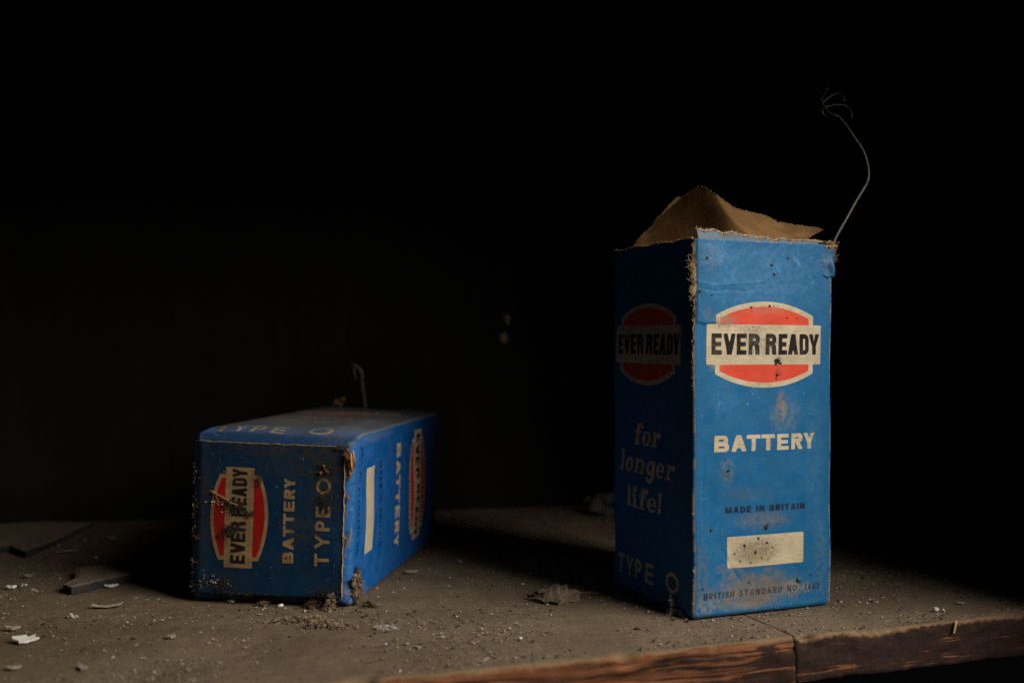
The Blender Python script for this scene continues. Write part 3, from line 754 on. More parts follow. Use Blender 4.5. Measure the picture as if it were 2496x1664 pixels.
def sheet(bottom, top, nu, nv, thick, seed, rag=0.0, sag=0.0, normal=(0, -1, 0), fold=None):
    """bent piece of card between two space curves, with thickness; v=1 edge is ragged"""
    B = spline(bottom, nu); T = spline(top, nu)
    w = Waves(seed, 0.07, 1); wb = Waves(seed+1, 0.02, 1); ws = Waves(seed+2, 0.5, 2)
    t = np.linspace(0, 1, nu)
    rg = rag*(w(t)*0.6+wb(t)*0.6)
    nrm = np.asarray(normal, float); V = []
    for j in range(nv):
        k = j/(nv-1)
        P = B+(T-B)*k
        P = P+np.outer(rg*k**16, np.array([0, 0, 1.0]))
        if fold: P = P+nrm*(fold[3]*np.clip(1-np.abs(t-(fold[0]+(fold[1]-fold[0])*(1-k)))/fold[2], 0, 1)**1.3*(1-0.62*k))[:, None]
        P = P+nrm*((sag*math.sin(math.pi*k)+0.0006*ws(t, np.full(nu, k))*math.sin(math.pi*min(1, k*1.2)))[:, None])
        V.append(P)
    V = np.array(V).reshape(-1, 3); n = len(V)
    V2 = V-nrm*thick
    F = grid_faces(nu, nv); G = [tuple(i+n for i in q[::-1]) for q in F]
    S = []
    rim = [i for i in range(nu)]+[j*nu+nu-1 for j in range(1, nv)]+[(nv-1)*nu+i for i in range(nu-2, -1, -1)]+[j*nu for j in range(nv-2, 0, -1)]
    for a, b in zip(rim, rim[1:]+rim[:1]): S.append((b, a, a+n, b+n))
    return np.concatenate([V, V2]), F+G+S, len(F)

def flap_mat(name, c1_, c2_):
    t = NT(name); co = t.node('ShaderNodeTexCoord').outputs['Object']
    n = t.noise(co, 70, 5, 0.6); n2 = t.noise(co, 600, 4, 0.65)
    col = t.mix(t.ramp(n, 0.35, 0.68), c1_, c2_); col = t.mix(t.ramp(n2, 0.5, 0.8, 0, 0.35), col, (0.06, 0.04, 0.022))
    t.bump(t.math('ADD', n2, n), 0.4, 0.0004); return t.out(col, 0.75, 0.3)
M_FLAP = flap_mat('brown_flap_inside', (0.19, 0.098, 0.036), (0.28, 0.158, 0.062))

# tall torn rear flap, brown inside towards the viewer
bot = [deep(1545, 600, 0.478), deep(1600, 602, 0.471), deep(1700, 604, 0.456), deep(1800, 604, 0.441), deep(1900, 598, 0.450), deep(1972, 580, 0.460)]
top = [deep(1548, 592, 0.480), deep(1562, 575, 0.480), deep(1588, 550, 0.480), deep(1640, 500, 0.477), deep(1697, 458, 0.471), deep(1720, 466, 0.467), deep(1745, 482, 0.463), deep(1776, 503, 0.459), deep(1809, 515, 0.457), deep(1864, 527, 0.461), deep(1903, 544, 0.464), deep(1947, 550, 0.466), deep(2008, 559, 0.468)]
v, f, nf = sheet([w2l1(p) for p in bot], [w2l1(p) for p in top], 140, 20, 0.0006, 31, 0.00025, -0.0008, normal=w2l1(np.array(bat1.location)+np.array([0.15, -0.98, 0.0])), fold=(0.48, 0.70, 0.30, 0.0105))
edge_row = v[19*140:20*140].copy()
flap = mesh_obj('rear_flap', v, f, M_FLAP, bat1); flap['label'] = 'brown inner side of the tall torn top flap'
tb = [deep(1560, 592, 0.484), deep(1600, 580, 0.484), deep(1640, 560, 0.483)]
tt_ = [deep(1572, 566, 0.485), deep(1641, 488, 0.483), deep(1662, 481, 0.482)]
v, f, nf = sheet([w2l1(p) for p in tb], [w2l1(p) for p in tt_], 30, 8, 0.0006, 35, 0.0005, 0, normal=w2l1(np.array(bat1.location)+np.array([0, -1, 0.1])))
mesh_obj('side_flap', v, f, M_FLAP, bat1)
# torn fibres along the flap's ragged edge
r = np.random.default_rng(5); s = Soup()
ed = spline(edge_row[34:-2], 240)
for q in ed:
    if r.random() < 0.35: hair(s, q, (r.normal()*0.5, r.normal()*0.5, r.uniform(0.1, 0.9)), r.uniform(0.0003, 0.0010), 0.00006, r, 0.7, (1, 1, 1, 1))
v, f = tube(ed+np.array([0, -0.0001, 0.0001]), 0.00009+0.00010*r.random(240), 5); s.add(v, f, (1.05, 0.98, 0.88, 1))
s.build('torn_edge', M_FIBRE, flap)

# stub of the front flap: a narrow lip folded back above the front face
M_LIP = card_mat('faded_blue_lip', (0.09, 0.14, 0.20), [], (0.15, 0.19, 0.23), 0.3, wearable=False)
ub = np.linspace(2.2, 62.5, 16)
lb = [l1(u, 0.15, H1-0.8) for u in ub]; lt = [l1(u, 1.6+0.5*math.sin(u*0.2), H1+3.6-2.4*smooth(2, 40, u)+0.35*math.sin(u*0.8)+0.25*math.sin(u*2.1)) for u in ub]
v, f, nf = sheet(lb, lt, 110, 6, 0.0005, 41, 0.0005, 0.0, normal=(0, -1, 0.2))
fz = np.stack([v[:, 0]*1000, v[:, 2]*1000, np.zeros(len(v))], -1)
lip = mesh_obj('front_lip', v, f, M_LIP, bat1, True, {'fuv': ('FLOAT_VECTOR', fz)})
s = Soup(); ed = spline(lt, 240)
v, f = tube([p+np.array([0, 0.0002, 0.0002]) for p in ed], 0.00028+0.00025*r.random(240), 5); s.add(v, f, (1.25, 1.25, 1.25, 1))
for p in ed:
    for _ in range(3):
        if r.random() < 0.8: hair(s, p, (r.normal()*0.6, r.normal()*0.5, r.uniform(0.1, 0.9)), r.uniform(0.0005, 0.0018), 0.00007, r, 0.7, (1.3, 1.3, 1.25, 1))
s.build('torn_edge', M_FIBRE, lip)
# pale cut edge along the top of the left side
s = Soup()
pl = [l1(0.2, y, H1+0.2+0.4*math.sin(y*0.3)) for y in np.linspace(66, 1.5, 90)]
v, f = tube(pl, 0.00026+0.0002*r.random(90), 5); s.add(v, f, (1, 1, 1, 1))
for p in pl[30:]:
    hair(s, p, (r.normal(), r.normal(), 0.6), r.uniform(0.0004, 0.0012), 0.00006, r, 0.7)
s.build('top_edge', M_FIBRE, bat1)

# frayed near corner edge, worst below the top
s = Soup()
for i in range(190):
    v_ = r.normal(134, 5.5) if i % 8 else r.uniform(84, 146)
    if v_ < 80 or v_ > H1: continue
    thick = 1.0 if 122 < v_ < 142 else 0.4
    p = l1(r.normal()*0.5*thick, r.normal()*0.4*thick, v_)+np.array([-0.0003-thick*0.0006*r.random(), -0.0002, 0])
    hair(s, p, (-r.uniform(0.2, 1), -r.uniform(-0.2, 0.6), r.normal()*0.7), r.uniform(0.0006, 0.0022)*(0.5+thick), 0.00009, r, 0.9, tuple(r.uniform(0.55, 1.15)*np.array([1, 0.95, 0.85]))+(1,))
for i in range(26):
    v_ = r.uniform(100, 146) if i % 5 == 0 else r.normal(132, 4)
    q = 1.6 if 122 < v_ < 141 else 0.7
    vv, ff = lump(l1(-0.2-r.random()*q*0.9, -0.1-r.random()*0.3, v_), np.array([0.0007, 0.0006, 0.0010])*q*r.uniform(0.4, 1), i+200, 1, 0.45)
    s.add(vv, ff, tuple(r.uniform(0.45, 1.0)*np.array([1, 0.92, 0.8]))+(1,))
for i in range(14):
    v_ = r.uniform(2, 45)
    vv, ff = lump(l1(-0.1, -0.05, v_), np.array([0.0004, 0.0003, 0.0006])*r.uniform(0.4, 1.2), i+500, 1, 0.4); s.add(vv, ff, (0.45, 0.42, 0.4, 1))
for k_, (va, vb, wd) in enumerate(((86, 97, 0.35), (98, 109, 0.5), (107, 119, 0.6), (117, 126, 0.8), (124, 135, 1.6), (129, 142, 2.2), (138, 147, 1.0))):
    st = [l1(0.0, -0.25+0.1*r.normal(), q_) for q_ in np.linspace(va, vb, 8)]
    sb_ = [l1(-wd*math.sin(math.pi*(j_+0.6)/8.2)*r.uniform(0.5, 1.2), -0.35-0.5*r.random(), q_) for j_, q_ in enumerate(np.linspace(va+0.6, vb-0.6, 8))]
    v, f, nf = sheet(st, sb_, 36, 5, 0.00015, 800+k_, 0.0003, 0.0, normal=(0.3, -0.9, 0.1)); g_ = r.uniform(0.6, 1.0); s.add(v, f, (g_, g_*0.85, g_*0.66, 1))
fe = s.build('frayed_edge', M_FIBRE, bat1); fe['label'] = 'frayed tan card along the near corner'; fe['kind'] = 'stuff'
# torn top right corner: lifted paper wrap, fibres, black seal
pb = [l1(58, 0.9, H1-11.5), l1(61, 0.1, H1-12.6), l1(63.5, -0.35, H1-13.6), l1(65, -0.4, H1-13.1), l1(66.8, 0.0, H1-13.4)]
pt = [l1(57, 0.9, H1-2.0), l1(60, 0.2, H1-1.5), l1(63, -0.4, H1-1.2), l1(65.5, -0.5, H1-1.8), l1(67.6, 0.2, H1-2.4)]
v, f, nf = sheet(pb, pt, 30, 14, 0.00025, 61, 0.0005, 0.0, normal=(0, -1, 0))
fz = np.stack([v[:, 0]*1000+33, v[:, 2]*1000, np.zeros(len(v))], -1)
cw = mesh_obj('lifted_wrap', v, f, M1['blue'], bat1, True, {'fuv': ('FLOAT_VECTOR', fz), 'wear': ('FLOAT', np.full(len(v), 0.25))})
s = Soup()
for i in range(130):
    p = l1(66+r.normal()*1.3, -0.3+r.normal()*0.5, H1-0.5+r.normal()*1.2) if i < 70 else l1(67.3+r.normal()*0.2, 0, H1-r.uniform(0, 7))
    hair(s, p, r.normal(size=3)+np.array([0.4, -0.3, 0.2]), r.uniform(0.0008, 0.0022), 0.00009, r, 0.8, (1.0, 0.9, 0.75, 1))
for i in range(16):
    vv, ff = lump(l1(65+r.normal()*1.4, -0.3, H1-0.5+r.normal()*0.7), np.array([0.0009, 0.0006, 0.0007])*r.uniform(0.5, 1.2), 700+i, 1, 0.4); s.add(vv, ff, (0.95, 0.85, 0.7, 1))
s.build('torn_corner', M_FIBRE, bat1)
s = Soup(); ring = [l1(62.5+1.9*math.cos(a), 1.2+0.9*math.sin(a), H1+0.9+0.5*math.sin(a+1)) for a in np.linspace(0, 6.6, 26)]
v, f = tube(ring, 0.00055, 7); s.add(v, f); vv, ff = lump(l1(61.5, 1.0, H1+0.5), (0.0016, 0.001, 0.0008), 77, 2, 0.3); s.add(vv, ff)
s.build('wire_seal', M_DIRT, bat1)
# the wire: straight from the corner, bent back, unravelling at its end
wp = [(2029, 597, .446), (2032, 590, .446), (2044.7, 564.7, .447), (2064.8, 530, .449), (2085, 493, .451), (2106.5, 458, .454), (2115, 440, .456), (2117, 418, .457), (2112, 390, .459), (2102, 364, .460), (2083.5, 336.5, .461), (2065, 309, .462), (2046, 286, .463), (2036, 281.5, .463), (2020, 273, .464), (2009, 257.5, .466), (2003, 243, .467), (2009, 230, .466), (2016.6, 214.5, .464)]
pw = spline([w2l1(deep(*p)) for p in wp], 140)
tq = np.linspace(0, 1, 140)
s = Soup(); v, f = tube(pw, 0.00056-0.00032*smooth(0.35, 0.75, tq)-0.00004*smooth(0.8, 1, tq), 9); s.add(v, f)
wire1 = s.build('wire', M_WIRE, bat1); wire1['label'] = 'grey wire rising from the corner and bending back'
s = Soup()
for strand in ([(2009, 257, .466), (2004.5, 266, .468), (2006, 276, .469), (2009, 281.5, .468), (2015, 284, .467)],
               [(2006, 250, .466), (2016, 241.7, .470), (2030, 231.6, .474), (2044.7, 227.4, .474), (2054, 231, .472), (2057.6, 240, .470), (2057, 248, .469)],
               [(2012, 262, .466), (2033, 256, .471), (2056, 256, .475), (2070.5, 264.6, .474), (2077, 276, .471), (2075, 286, .469)]):
    v, f = tube(spline([w2l1(deep(*p)) for p in strand], 40), 0.00017, 6); s.add(v, f)
s.build('wire_strands', M_STRAND, wire1)
# bits stuck to the front
s = Soup()
for (u, vv_, rr) in [(39, 100.4, 1.5), (38.2, 99.2, 0.8), (40.2, 99.6, 0.7), (38.6, 94.8, 1.0), (38.1, 93.4, 0.5), (33.2, 34.2, 0.9), (33.9, 34.9, 0.5), (8, 34.2, 0.6), (15.5, 57.5, 0.7), (14, 61.5, 0.3), (5.3, 140.5, 0.6), (36, 138.7, 0.7), (44, 141.8, 0.5), (37, 135, 0.6),
                     (23, 27.5, 0.7), (28, 24.5, 0.8), (33.5, 28, 0.6), (21, 21.5, 0.5), (26, 20.5, 0.5), (31, 22, 0.4), (29.5, 30, 0.5), (36, 26, 0.4), (18.5, 24.5, 0.4), (25.5, 12.6, 0.4), (49, 11.7, 0.9), (50, 11, 0.6), (55.5, 13.5, 0.5), (4, 12, 0.4), (43, 117.6, 0.5), (26, 121.7, 0.7), (34.5, 122.3, 0.6), (48, 117.5, 0.4), (2.2, 127.5, 0.8), (7.5, 126, 0.4), (60, 132, 0.3)]:
    p = xf1(c1.point(0, np.array([u]), np.array([vv_]), 0.1))[0]
    a, b = lump(p, np.array([rr*r.uniform(0.7, 1.3), 0.45*rr, rr*r.uniform(0.6, 1.1)])*MM*0.8, int(u*10), 2, 0.45); s.add(a, b)
    for _ in range(int(rr*7)): hair(s, p, r.normal(size=3)+np.array([0, -0.5, 0]), r.uniform(0.8, 2.4)*MM*rr, 0.00005, r, 0.9)
o = s.build('dirt_specks', M_DIRT, bat1); o['kind'] = 'stuff'
s = Soup()                                         # pale dust caught low on the front and at the right bottom corner
for i in range(420):
    u = np.clip(r.normal(40, 16), 1, 65); v0_ = abs(r.normal())*6+1.5
    if i % 4 == 0: u = 65.2-abs(r.normal())*1.4; v0_ = abs(r.normal())*9+1.2
    p = xf1(c1.point(0, np.array([u]), np.array([v0_]), 0.05))[0]
    if r.random() < 0.5: hair(s, p, r.normal(size=3)+np.array([0, -0.6, 0]), r.uniform(0.4, 1.3)*MM, 0.00004, r, 0.9, (1.1, 1.1, 1.1, 1))
    else:
        a, b = lump(p, np.full(3, r.uniform(0.06, 0.2)*MM), i, 1, 0.3); s.add(a, b, (1.1, 1.1, 1.1, 1))
o = s.build('dust_lint', M_FIBRE, bat1); o['kind'] = 'stuff'
# cobweb strands at the foot of the left side
s = Soup()
web = [deep(1634, 1450, .424), deep(1640, 1475, .424), deep(1634, 1492, .423), deep(1633, 1510, .421), deep(1636, 1518, .4195)]
for k in range(26):
    pts = [w2l1(p+r.normal(size=3)*0.0007*(0.4+0.25*i)) for i, p in enumerate(web)]
    v, f = tube(spline(pts, 14), 0.00010, 3); s.add(v, f)
web2 = [deep(1634, 1494, .423), deep(1646, 1490, .4225), deep(1660, 1496, .420), deep(1671, 1504, .4175)]
for k in range(26):
    pts = [w2l1(p+r.normal(size=3)*0.0006) for i, p in enumerate(web2)]
    v, f = tube(spline(pts, 14), 0.00010, 3); s.add(v, f)
for k in range(8):
    a, b = lump(w2l1(deep(1634+r.normal()*4, 1480+r.uniform(-20, 30), .4225)), np.array([0.0006, 0.0004, 0.0009])*r.uniform(0.5, 1.1), k+40, 1, 0.5); s.add(a, b)
o = s.build('cobweb', M_WEB, bat1); o['kind'] = 'stuff'

# ------------------------------------------------------------------ the lying battery box
DUST = (0.14, 0.13, 0.115)
blobs2 = [
    (34, 95, 3, 140, 140, DUST, 0.85, 0), (33, 30, 3, 90, 32, (0.085, 0.10, 0.115), 0.85, 0), (33, 0, 3, 90, 9, (0.004, 0.030, 0.075), 0.8, 0), (30, 50, 3, 50, 36, (0.16, 0.125, 0.085), 0.5, 0.6), (33, 1, 1, 60, 7, (0.012, 0.011, 0.010), 0.95, 0), (22, 60, 3, 40, 40, (0.20, 0.165, 0.125), 0.5, 1), (60, 20, 3, 14, 30, (0.19, 0.17, 0.14), 0.6, 1), (30, 128, 3, 40, 16, (0.10, 0.085, 0.07), 0.6, 0),  # near-black blob paints shade onto the bottom edge; front of top darkened
    (2.5, 30, 0, 3.5, 40, (0.20, 0.19, 0.16), 0.7, 1), (33, 1.5, 0, 50, 3.2, (0.05, 0.17, 0.34), 0.6, 0.6), (35, 20, 0, 12, 5, (0.10, 0.19, 0.30), 0.5, 1), (40, 26, 0, 9, 5, (0.33, 0.27, 0.2), 0.35, 1), (20, 8, 0, 14, 6, (0.10, 0.22, 0.36), 0.35, 1),
    (64, 6, 0, 6, 9, (0.36, 0.31, 0.24), 0.75, 1),
]
B2BLUE = (0.003, 0.095, 0.35)
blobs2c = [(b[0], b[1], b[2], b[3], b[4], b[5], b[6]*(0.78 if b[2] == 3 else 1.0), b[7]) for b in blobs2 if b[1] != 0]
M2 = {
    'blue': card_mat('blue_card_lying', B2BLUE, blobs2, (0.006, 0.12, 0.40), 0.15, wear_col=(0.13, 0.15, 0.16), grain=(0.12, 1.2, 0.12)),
    'cream': card_mat('cream_ink_lying', CREAM, blobs2c, (0.52, 0.43, 0.28), 0.22, wearable=False),
    'red': card_mat('red_ink_lying', (0.66, 0.035, 0.020), blobs2c, (0.58, 0.04, 0.025), 0.15, wearable=False),
    'black': card_mat('black_ink_lying', BLACK, blobs2c, (0.018, 0.015, 0.015), 0.06, wearable=False, rough=0.8),
    'dark': card_mat('small_black_ink_lying', (0.008, 0.016, 0.05), blobs2, (0.012, 0.03, 0.085), 0.2, wearable=False),
}
def extra2(f, u, v):
    if f == 3:                                      # sagging top with the raised end near the viewer
        return 1.3*smooth(3, 22, v)*(1-0.6*smooth(40, 140, v))*smooth(0, 13, u)*smooth(0, 13, 68.2-u)+crease(u, v, [(52, 66), (60, 62), (65, 52)], 0.3, 1.0)
    if f == 0:
        return crease(u, v, [(30, 2), (36, 4), (48, 5)], 0.25, 0.8)+0.3*np.exp(-((u-8)**2/90+(v-4)**2/14))
    return 0.0
HB = 69.0
c2 = Carton(HB, 68.2, 147.9, 1.6, 4.3, 90, [0.35, 0.4, 0.2, 0.3], extra2)
YAW2, TL2 = -0.15511, 0.0
def rotm(ax, a): return np.array(Matrix.Rotation(a, 3, ax))
R2 = rotm('Z', YAW2)
TILT = rotm('Y', 0.0205)
P2 = np.array([[0, -1, 0], [0, 0, 1], [-1, 0, 0]], float)         # print frame -> lying frame (x right, y back, z up)
NEAR = np.array([-0.0647, 0.4289, 0.0])                           # lower right near corner
bat2 = empty('battery_box', NEAR+R2@np.array([-0.033, 0.074, 0.0]), 'blue battery carton lying on its side, soiled printed end towards the viewer', 'battery')
bat2.rotation_euler = (0, 0, YAW2)
def xf2(P):                                                       # print mm -> local metres
    Q = (np.asarray(P, float)*MM)@P2.T+np.array([0, 0, HB*MM])
    # the old carton has racked a little to the right and stands higher on its left
    Q = Q+np.stack([0.022*Q[..., 2], 0*Q[..., 2], 0.0006+0.021*np.clip(-Q[..., 0], 0, 1)*smooth(0.0, 0.069, Q[..., 2])], -1)
    Q[..., 2] -= 0.0014*(1-smooth(0, 0.016, Q[..., 1]))*smooth(0.03, 0.069, Q[..., 2])
    return Q-np.array([-0.033, 0.074, 0.0])
def w2l2(P): return (np.asarray(P, float)-np.array(bat2.location))@R2
v, f, fu, we, idx = c2.body(0.7, open_top=False)
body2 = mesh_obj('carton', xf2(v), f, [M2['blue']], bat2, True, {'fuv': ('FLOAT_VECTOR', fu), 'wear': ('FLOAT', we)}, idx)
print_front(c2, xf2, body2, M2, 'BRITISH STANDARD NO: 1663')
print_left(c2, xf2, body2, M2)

# end flap: a stiff card plate glued over the end; b to the right, a upward (mm)
SOOT = (0.016, 0.016, 0.016)
blobsE = [
    (55, 55, 5, 13, 13, (0.040, 0.033, 0.026), 0.95, 0.6), (54, 40, 5, 11, 12, (0.03, 0.025, 0.02), 0.9, 0.6), (46, 27, 5, 11, 9, (0.035, 0.038, 0.04), 0.75, 0.6), (40, 55, 5, 20, 10, (0.03, 0.032, 0.03), 0.6, 0.6), (17, 36, 5, 9, 6, (0.022, 0.017, 0.013), 0.9, 1), (18, 26, 5, 8, 5, (0.025, 0.019, 0.014), 0.85, 2),
    (3, 35, 5, 7, 34, (0.03, 0.028, 0.025), 0.9, 0.6), (30, 62, 5, 36, 6, (0.04, 0.036, 0.030), 0.85, 0.6), (12, 6, 5, 14, 8, (0.05, 0.045, 0.04), 0.55, 2), (58, 4, 5, 10, 6, (0.04, 0.033, 0.026), 0.7, 1), (25, 48, 5, 3, 8, (0.045, 0.03, 0.02), 0.6, 1), (61.5, 30, 5, 3, 34, (0.02, 0.05, 0.09), 0.6, 1),
]
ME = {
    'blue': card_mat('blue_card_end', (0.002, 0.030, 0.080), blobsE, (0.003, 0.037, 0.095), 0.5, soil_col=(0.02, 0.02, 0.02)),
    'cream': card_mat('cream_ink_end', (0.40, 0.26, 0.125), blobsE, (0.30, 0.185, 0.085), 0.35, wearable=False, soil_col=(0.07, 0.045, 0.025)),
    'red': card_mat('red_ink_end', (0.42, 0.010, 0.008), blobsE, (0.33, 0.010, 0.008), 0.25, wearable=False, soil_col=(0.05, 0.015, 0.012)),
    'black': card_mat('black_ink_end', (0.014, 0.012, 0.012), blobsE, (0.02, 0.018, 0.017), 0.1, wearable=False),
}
wE1, wE2 = Waves(301, 30), Waves(302, 9)
def endp(b, a, off=0.0):
    b = np.asarray(b, float); a = np.asarray(a, float)
    d = 0.9+0.25*wE1(b, a)*smooth(0, 6, b)*smooth(0, 6, 63-b)+0.05*wE2(b, a)+0.5*np.sin(np.pi*np.clip(a/64, 0, 1))*np.sin(np.pi*np.clip(b/63, 0, 1))
    d = d+0.5*smooth(60, 63, b)*smooth(40, 62, a)-1.2*smooth(2.2, -2.2, b)+0.25*np.exp(-(((b-55)**2+(a-52)**2)/30))
    return np.stack([66-a, 66-b, -(d+off)], -1)                   # print frame: x=u down, y=d, z=v
bs = np.linspace(-2.1, 62.8, 94); as_ = np.linspace(0.6, 63.0, 90)
Bg, Ag = np.meshgrid(bs, as_)
wr = Waves(303, 7, 1)
Bg2 = Bg+smooth(58, 62.8, Bg)*0.25*wr(Ag); Ag2 = Ag+smooth(59, 63, Ag)*0.25*wr(Bg+50)
rc = np.clip(np.hypot(np.maximum(Bg-59.5, 0), np.maximum(Ag-59.8, 0))-3.2, 0, 3)          # rounded top right corner
Bg2 = Bg2-rc*0.7; Ag2 = Ag2-rc*0.7
outer = endp(Bg2, Ag2).reshape(-1, 3); inner = outer+np.array([0, 0, 0.75]); n = len(outer)
F = grid_faces(len(bs), len(as_)); mi = [0]*len(F)
nb, na = len(bs), len(as_)
rim = [i for i in range(nb)]+[j*nb+nb-1 for j in range(1, na)]+[(na-1)*nb+i for i in range(nb-2, -1, -1)]+[j*nb for j in range(na-2, 0, -1)]
for a_, b_ in zip(rim, rim[1:]+rim[:1]): F.append((b_, a_, a_+n, b_+n)); mi.append(1)
fz = np.stack([Bg.ravel(), Ag.ravel(), np.full(n, 1500.0)], -1)
we = np.maximum(np.exp(-(63-Ag)/0.8), np.exp(-(62.8-Bg)/0.8)).ravel()*0.75
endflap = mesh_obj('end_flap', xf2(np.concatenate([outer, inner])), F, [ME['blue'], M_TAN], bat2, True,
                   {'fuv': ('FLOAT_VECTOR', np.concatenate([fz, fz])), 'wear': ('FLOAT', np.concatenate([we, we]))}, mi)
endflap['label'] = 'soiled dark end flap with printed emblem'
def end_decal(region, cell, fn, name, mat):
    V, F = clip_mesh(*region, cell, lambda X, Y: fn(Y, -X))         # text reads upward: print x = a, print y = -b
    P = xf2(endp(V[:, 0], V[:, 1], 0.10))
    return mesh_obj(name, P, F, mat, endflap, True, {'fuv': ('FLOAT_VECTOR', np.stack([V[:, 0], V[:, 1], np.full(len(V), 1500.0)], -1))})
cr, rd, bk = logo_sdf(32.1, -24.8, -12.5, 20.6, 17.6, 6.4, 2.6)
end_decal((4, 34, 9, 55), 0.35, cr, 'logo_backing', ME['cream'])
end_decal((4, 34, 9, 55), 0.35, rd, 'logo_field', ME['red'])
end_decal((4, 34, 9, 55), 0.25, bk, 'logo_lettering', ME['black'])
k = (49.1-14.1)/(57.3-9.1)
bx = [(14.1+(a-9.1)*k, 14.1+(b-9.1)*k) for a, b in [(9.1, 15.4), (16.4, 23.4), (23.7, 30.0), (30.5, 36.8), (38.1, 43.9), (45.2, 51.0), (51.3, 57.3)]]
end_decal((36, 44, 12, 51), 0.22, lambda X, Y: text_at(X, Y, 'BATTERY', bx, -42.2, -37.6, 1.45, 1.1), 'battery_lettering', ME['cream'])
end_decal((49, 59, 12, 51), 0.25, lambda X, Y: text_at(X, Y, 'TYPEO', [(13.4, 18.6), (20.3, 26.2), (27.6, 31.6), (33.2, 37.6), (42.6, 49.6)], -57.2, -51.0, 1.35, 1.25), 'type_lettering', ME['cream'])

r = np.random.default_rng(11)
def on_end(b, a, off=0.0): return xf2(endp(np.array([b]), np.array([a]), off))[0]
# torn scuff across the emblem and clods of dirt on the end
s = Soup()
sc_ = [on_end(6.6, 42.3, 0.3), on_end(9.5, 40.6, 0.5), on_end(12.5, 39.4, 0.6), on_end(15.5, 37.8, 0.7), on_end(18, 37, 0.5)]
for k_, p in enumerate(spline(sc_, 46)):
    a, b = lump(p, np.array([0.5, 0.35, 0.3])*MM*r.uniform(0.5, 1.5), k_+1700, 1); g_ = r.uniform(0.5, 1.0); s.add(a, b, (g_, g_*0.68, g_*0.45, 1))
for p in spline(sc_, 60):
    for _ in range(2): hair(s, p, r.normal(size=3)+np.array([0, -0.6, 0]), r.uniform(0.4, 1.4)*MM, 0.00007, r, 0.8, (0.95, 0.7, 0.5, 1))
for i in range(14):
    p = on_end(8.5+r.normal()*1.6, 37.5+r.normal()*1.4, 0.2); a, b = lump(p, np.full(3, r.uniform(0.2, 0.55)*MM), i+30, 1, 0.4); s.add(a, b, (1.2, 1.15, 1.1, 1))
s.build('torn_scuff', M_FIBRE, endflap)
s = Soup()
for (b0, a0, sb, sa, n_, rr) in [(17, 36, 4.2, 2.4, 60, 0.75), (23, 33.5, 2.5, 1.2, 22, 0.5), (15, 26, 3.4, 2.2, 46, 0.7), (54.5, 39.5, 2.6, 2.6, 34, 0.7), (55.5, 54, 2.6, 2.2, 30, 0.7), (27, 48, 1.2, 2.6, 14, 0.45), (12, 4.5, 4, 2.5, 26, 0.45), (56, 2, 5, 1.6, 34, 0.6), (20, 1, 9, 0.8, 30, 0.5), (11, 24.5, 1.2, 0.8, 8, 0.4)]:
    for i in range(int(n_*2.2)):
        b1_, a1_ = b0+r.normal()*sb*0.6, a0+r.normal()*sa*0.6
        p = on_end(np.clip(b1_, 0.2, 62.3), np.clip(a1_, 1, 62.5), 0.1)
        a, b = lump(p, np.array([1, 0.5, 0.9])*rr*(0.15+0.85*r.random()**2.5)*MM, i+int(b0*7), 1, 0.5); s.add(a, b)
        for _ in range(2): hair(s, p, r.normal(size=3)+np.array([0, -0.7, 0]), r.uniform(0.8, 2.2)*MM, 0.00005, r, 0.9)
o = s.build('dirt_clods', M_DIRT, bat2); o['kind'] = 'stuff'
# brown blister near the corner, pale lint over the end and down the left edge
s = Soup()
for i in range(7):
    a, b = lump(on_end(54.4+r.normal()*1.2, 53.2+r.normal()*1.0, 0.6), np.array([0.9, 0.5, 0.8])*MM*r.uniform(0.5, 1.1), i+900, 2, 0.5); s.add(a, b, (0.5, 0.36, 0.27, 1))
for i in range(220):
    t_ = r.random()
    if t_ < 0.62:
        a0 = [49, 36, 33, 24, 25, 12, 3][r.integers(7)]+r.normal()*2.0; b0 = -1.7+abs(r.normal())*1.6
        if r.random() < 0.4: b0 = -1.7
    elif t_ < 0.8: a0 = 3+abs(r.normal())*3; b0 = r.uniform(1, 16)
    else: a0 = r.uniform(2, 62); b0 = r.uniform(2, 61)
    if t_ < 0.62 and r.random() < 0.45: continue
    p = on_end(np.clip(b0, -1.9, 62), np.clip(a0, 1, 62), 0.15)
    sz = 0.08+0.6*r.random()**3 if t_ < 0.8 else 0.05+0.16*r.random()**2
    a, b = lump(p+np.array([-0.0006*r.random()*(t_ < 0.62), 0, 0]), np.full(3, sz*MM)*r.uniform(0.6, 1.3, 3), i+50, 1, 0.5)
    q = r.uniform(0.08, 0.42) if r.random() < 0.8 else r.uniform(0.5, 1.2)
    s.add(a, b, (q, q*0.95, q*0.88, 1))
    for _ in range(2): hair(s, p, r.normal(size=3)+np.array([-0.2, -0.6, 0]), r.uniform(0.4, 1.5)*MM, 0.00005, r, 0.9, (q, q, q*0.95, 1))
o = s.build('edge_lint', M_FIBRE, bat2); o['kind'] = 'stuff'
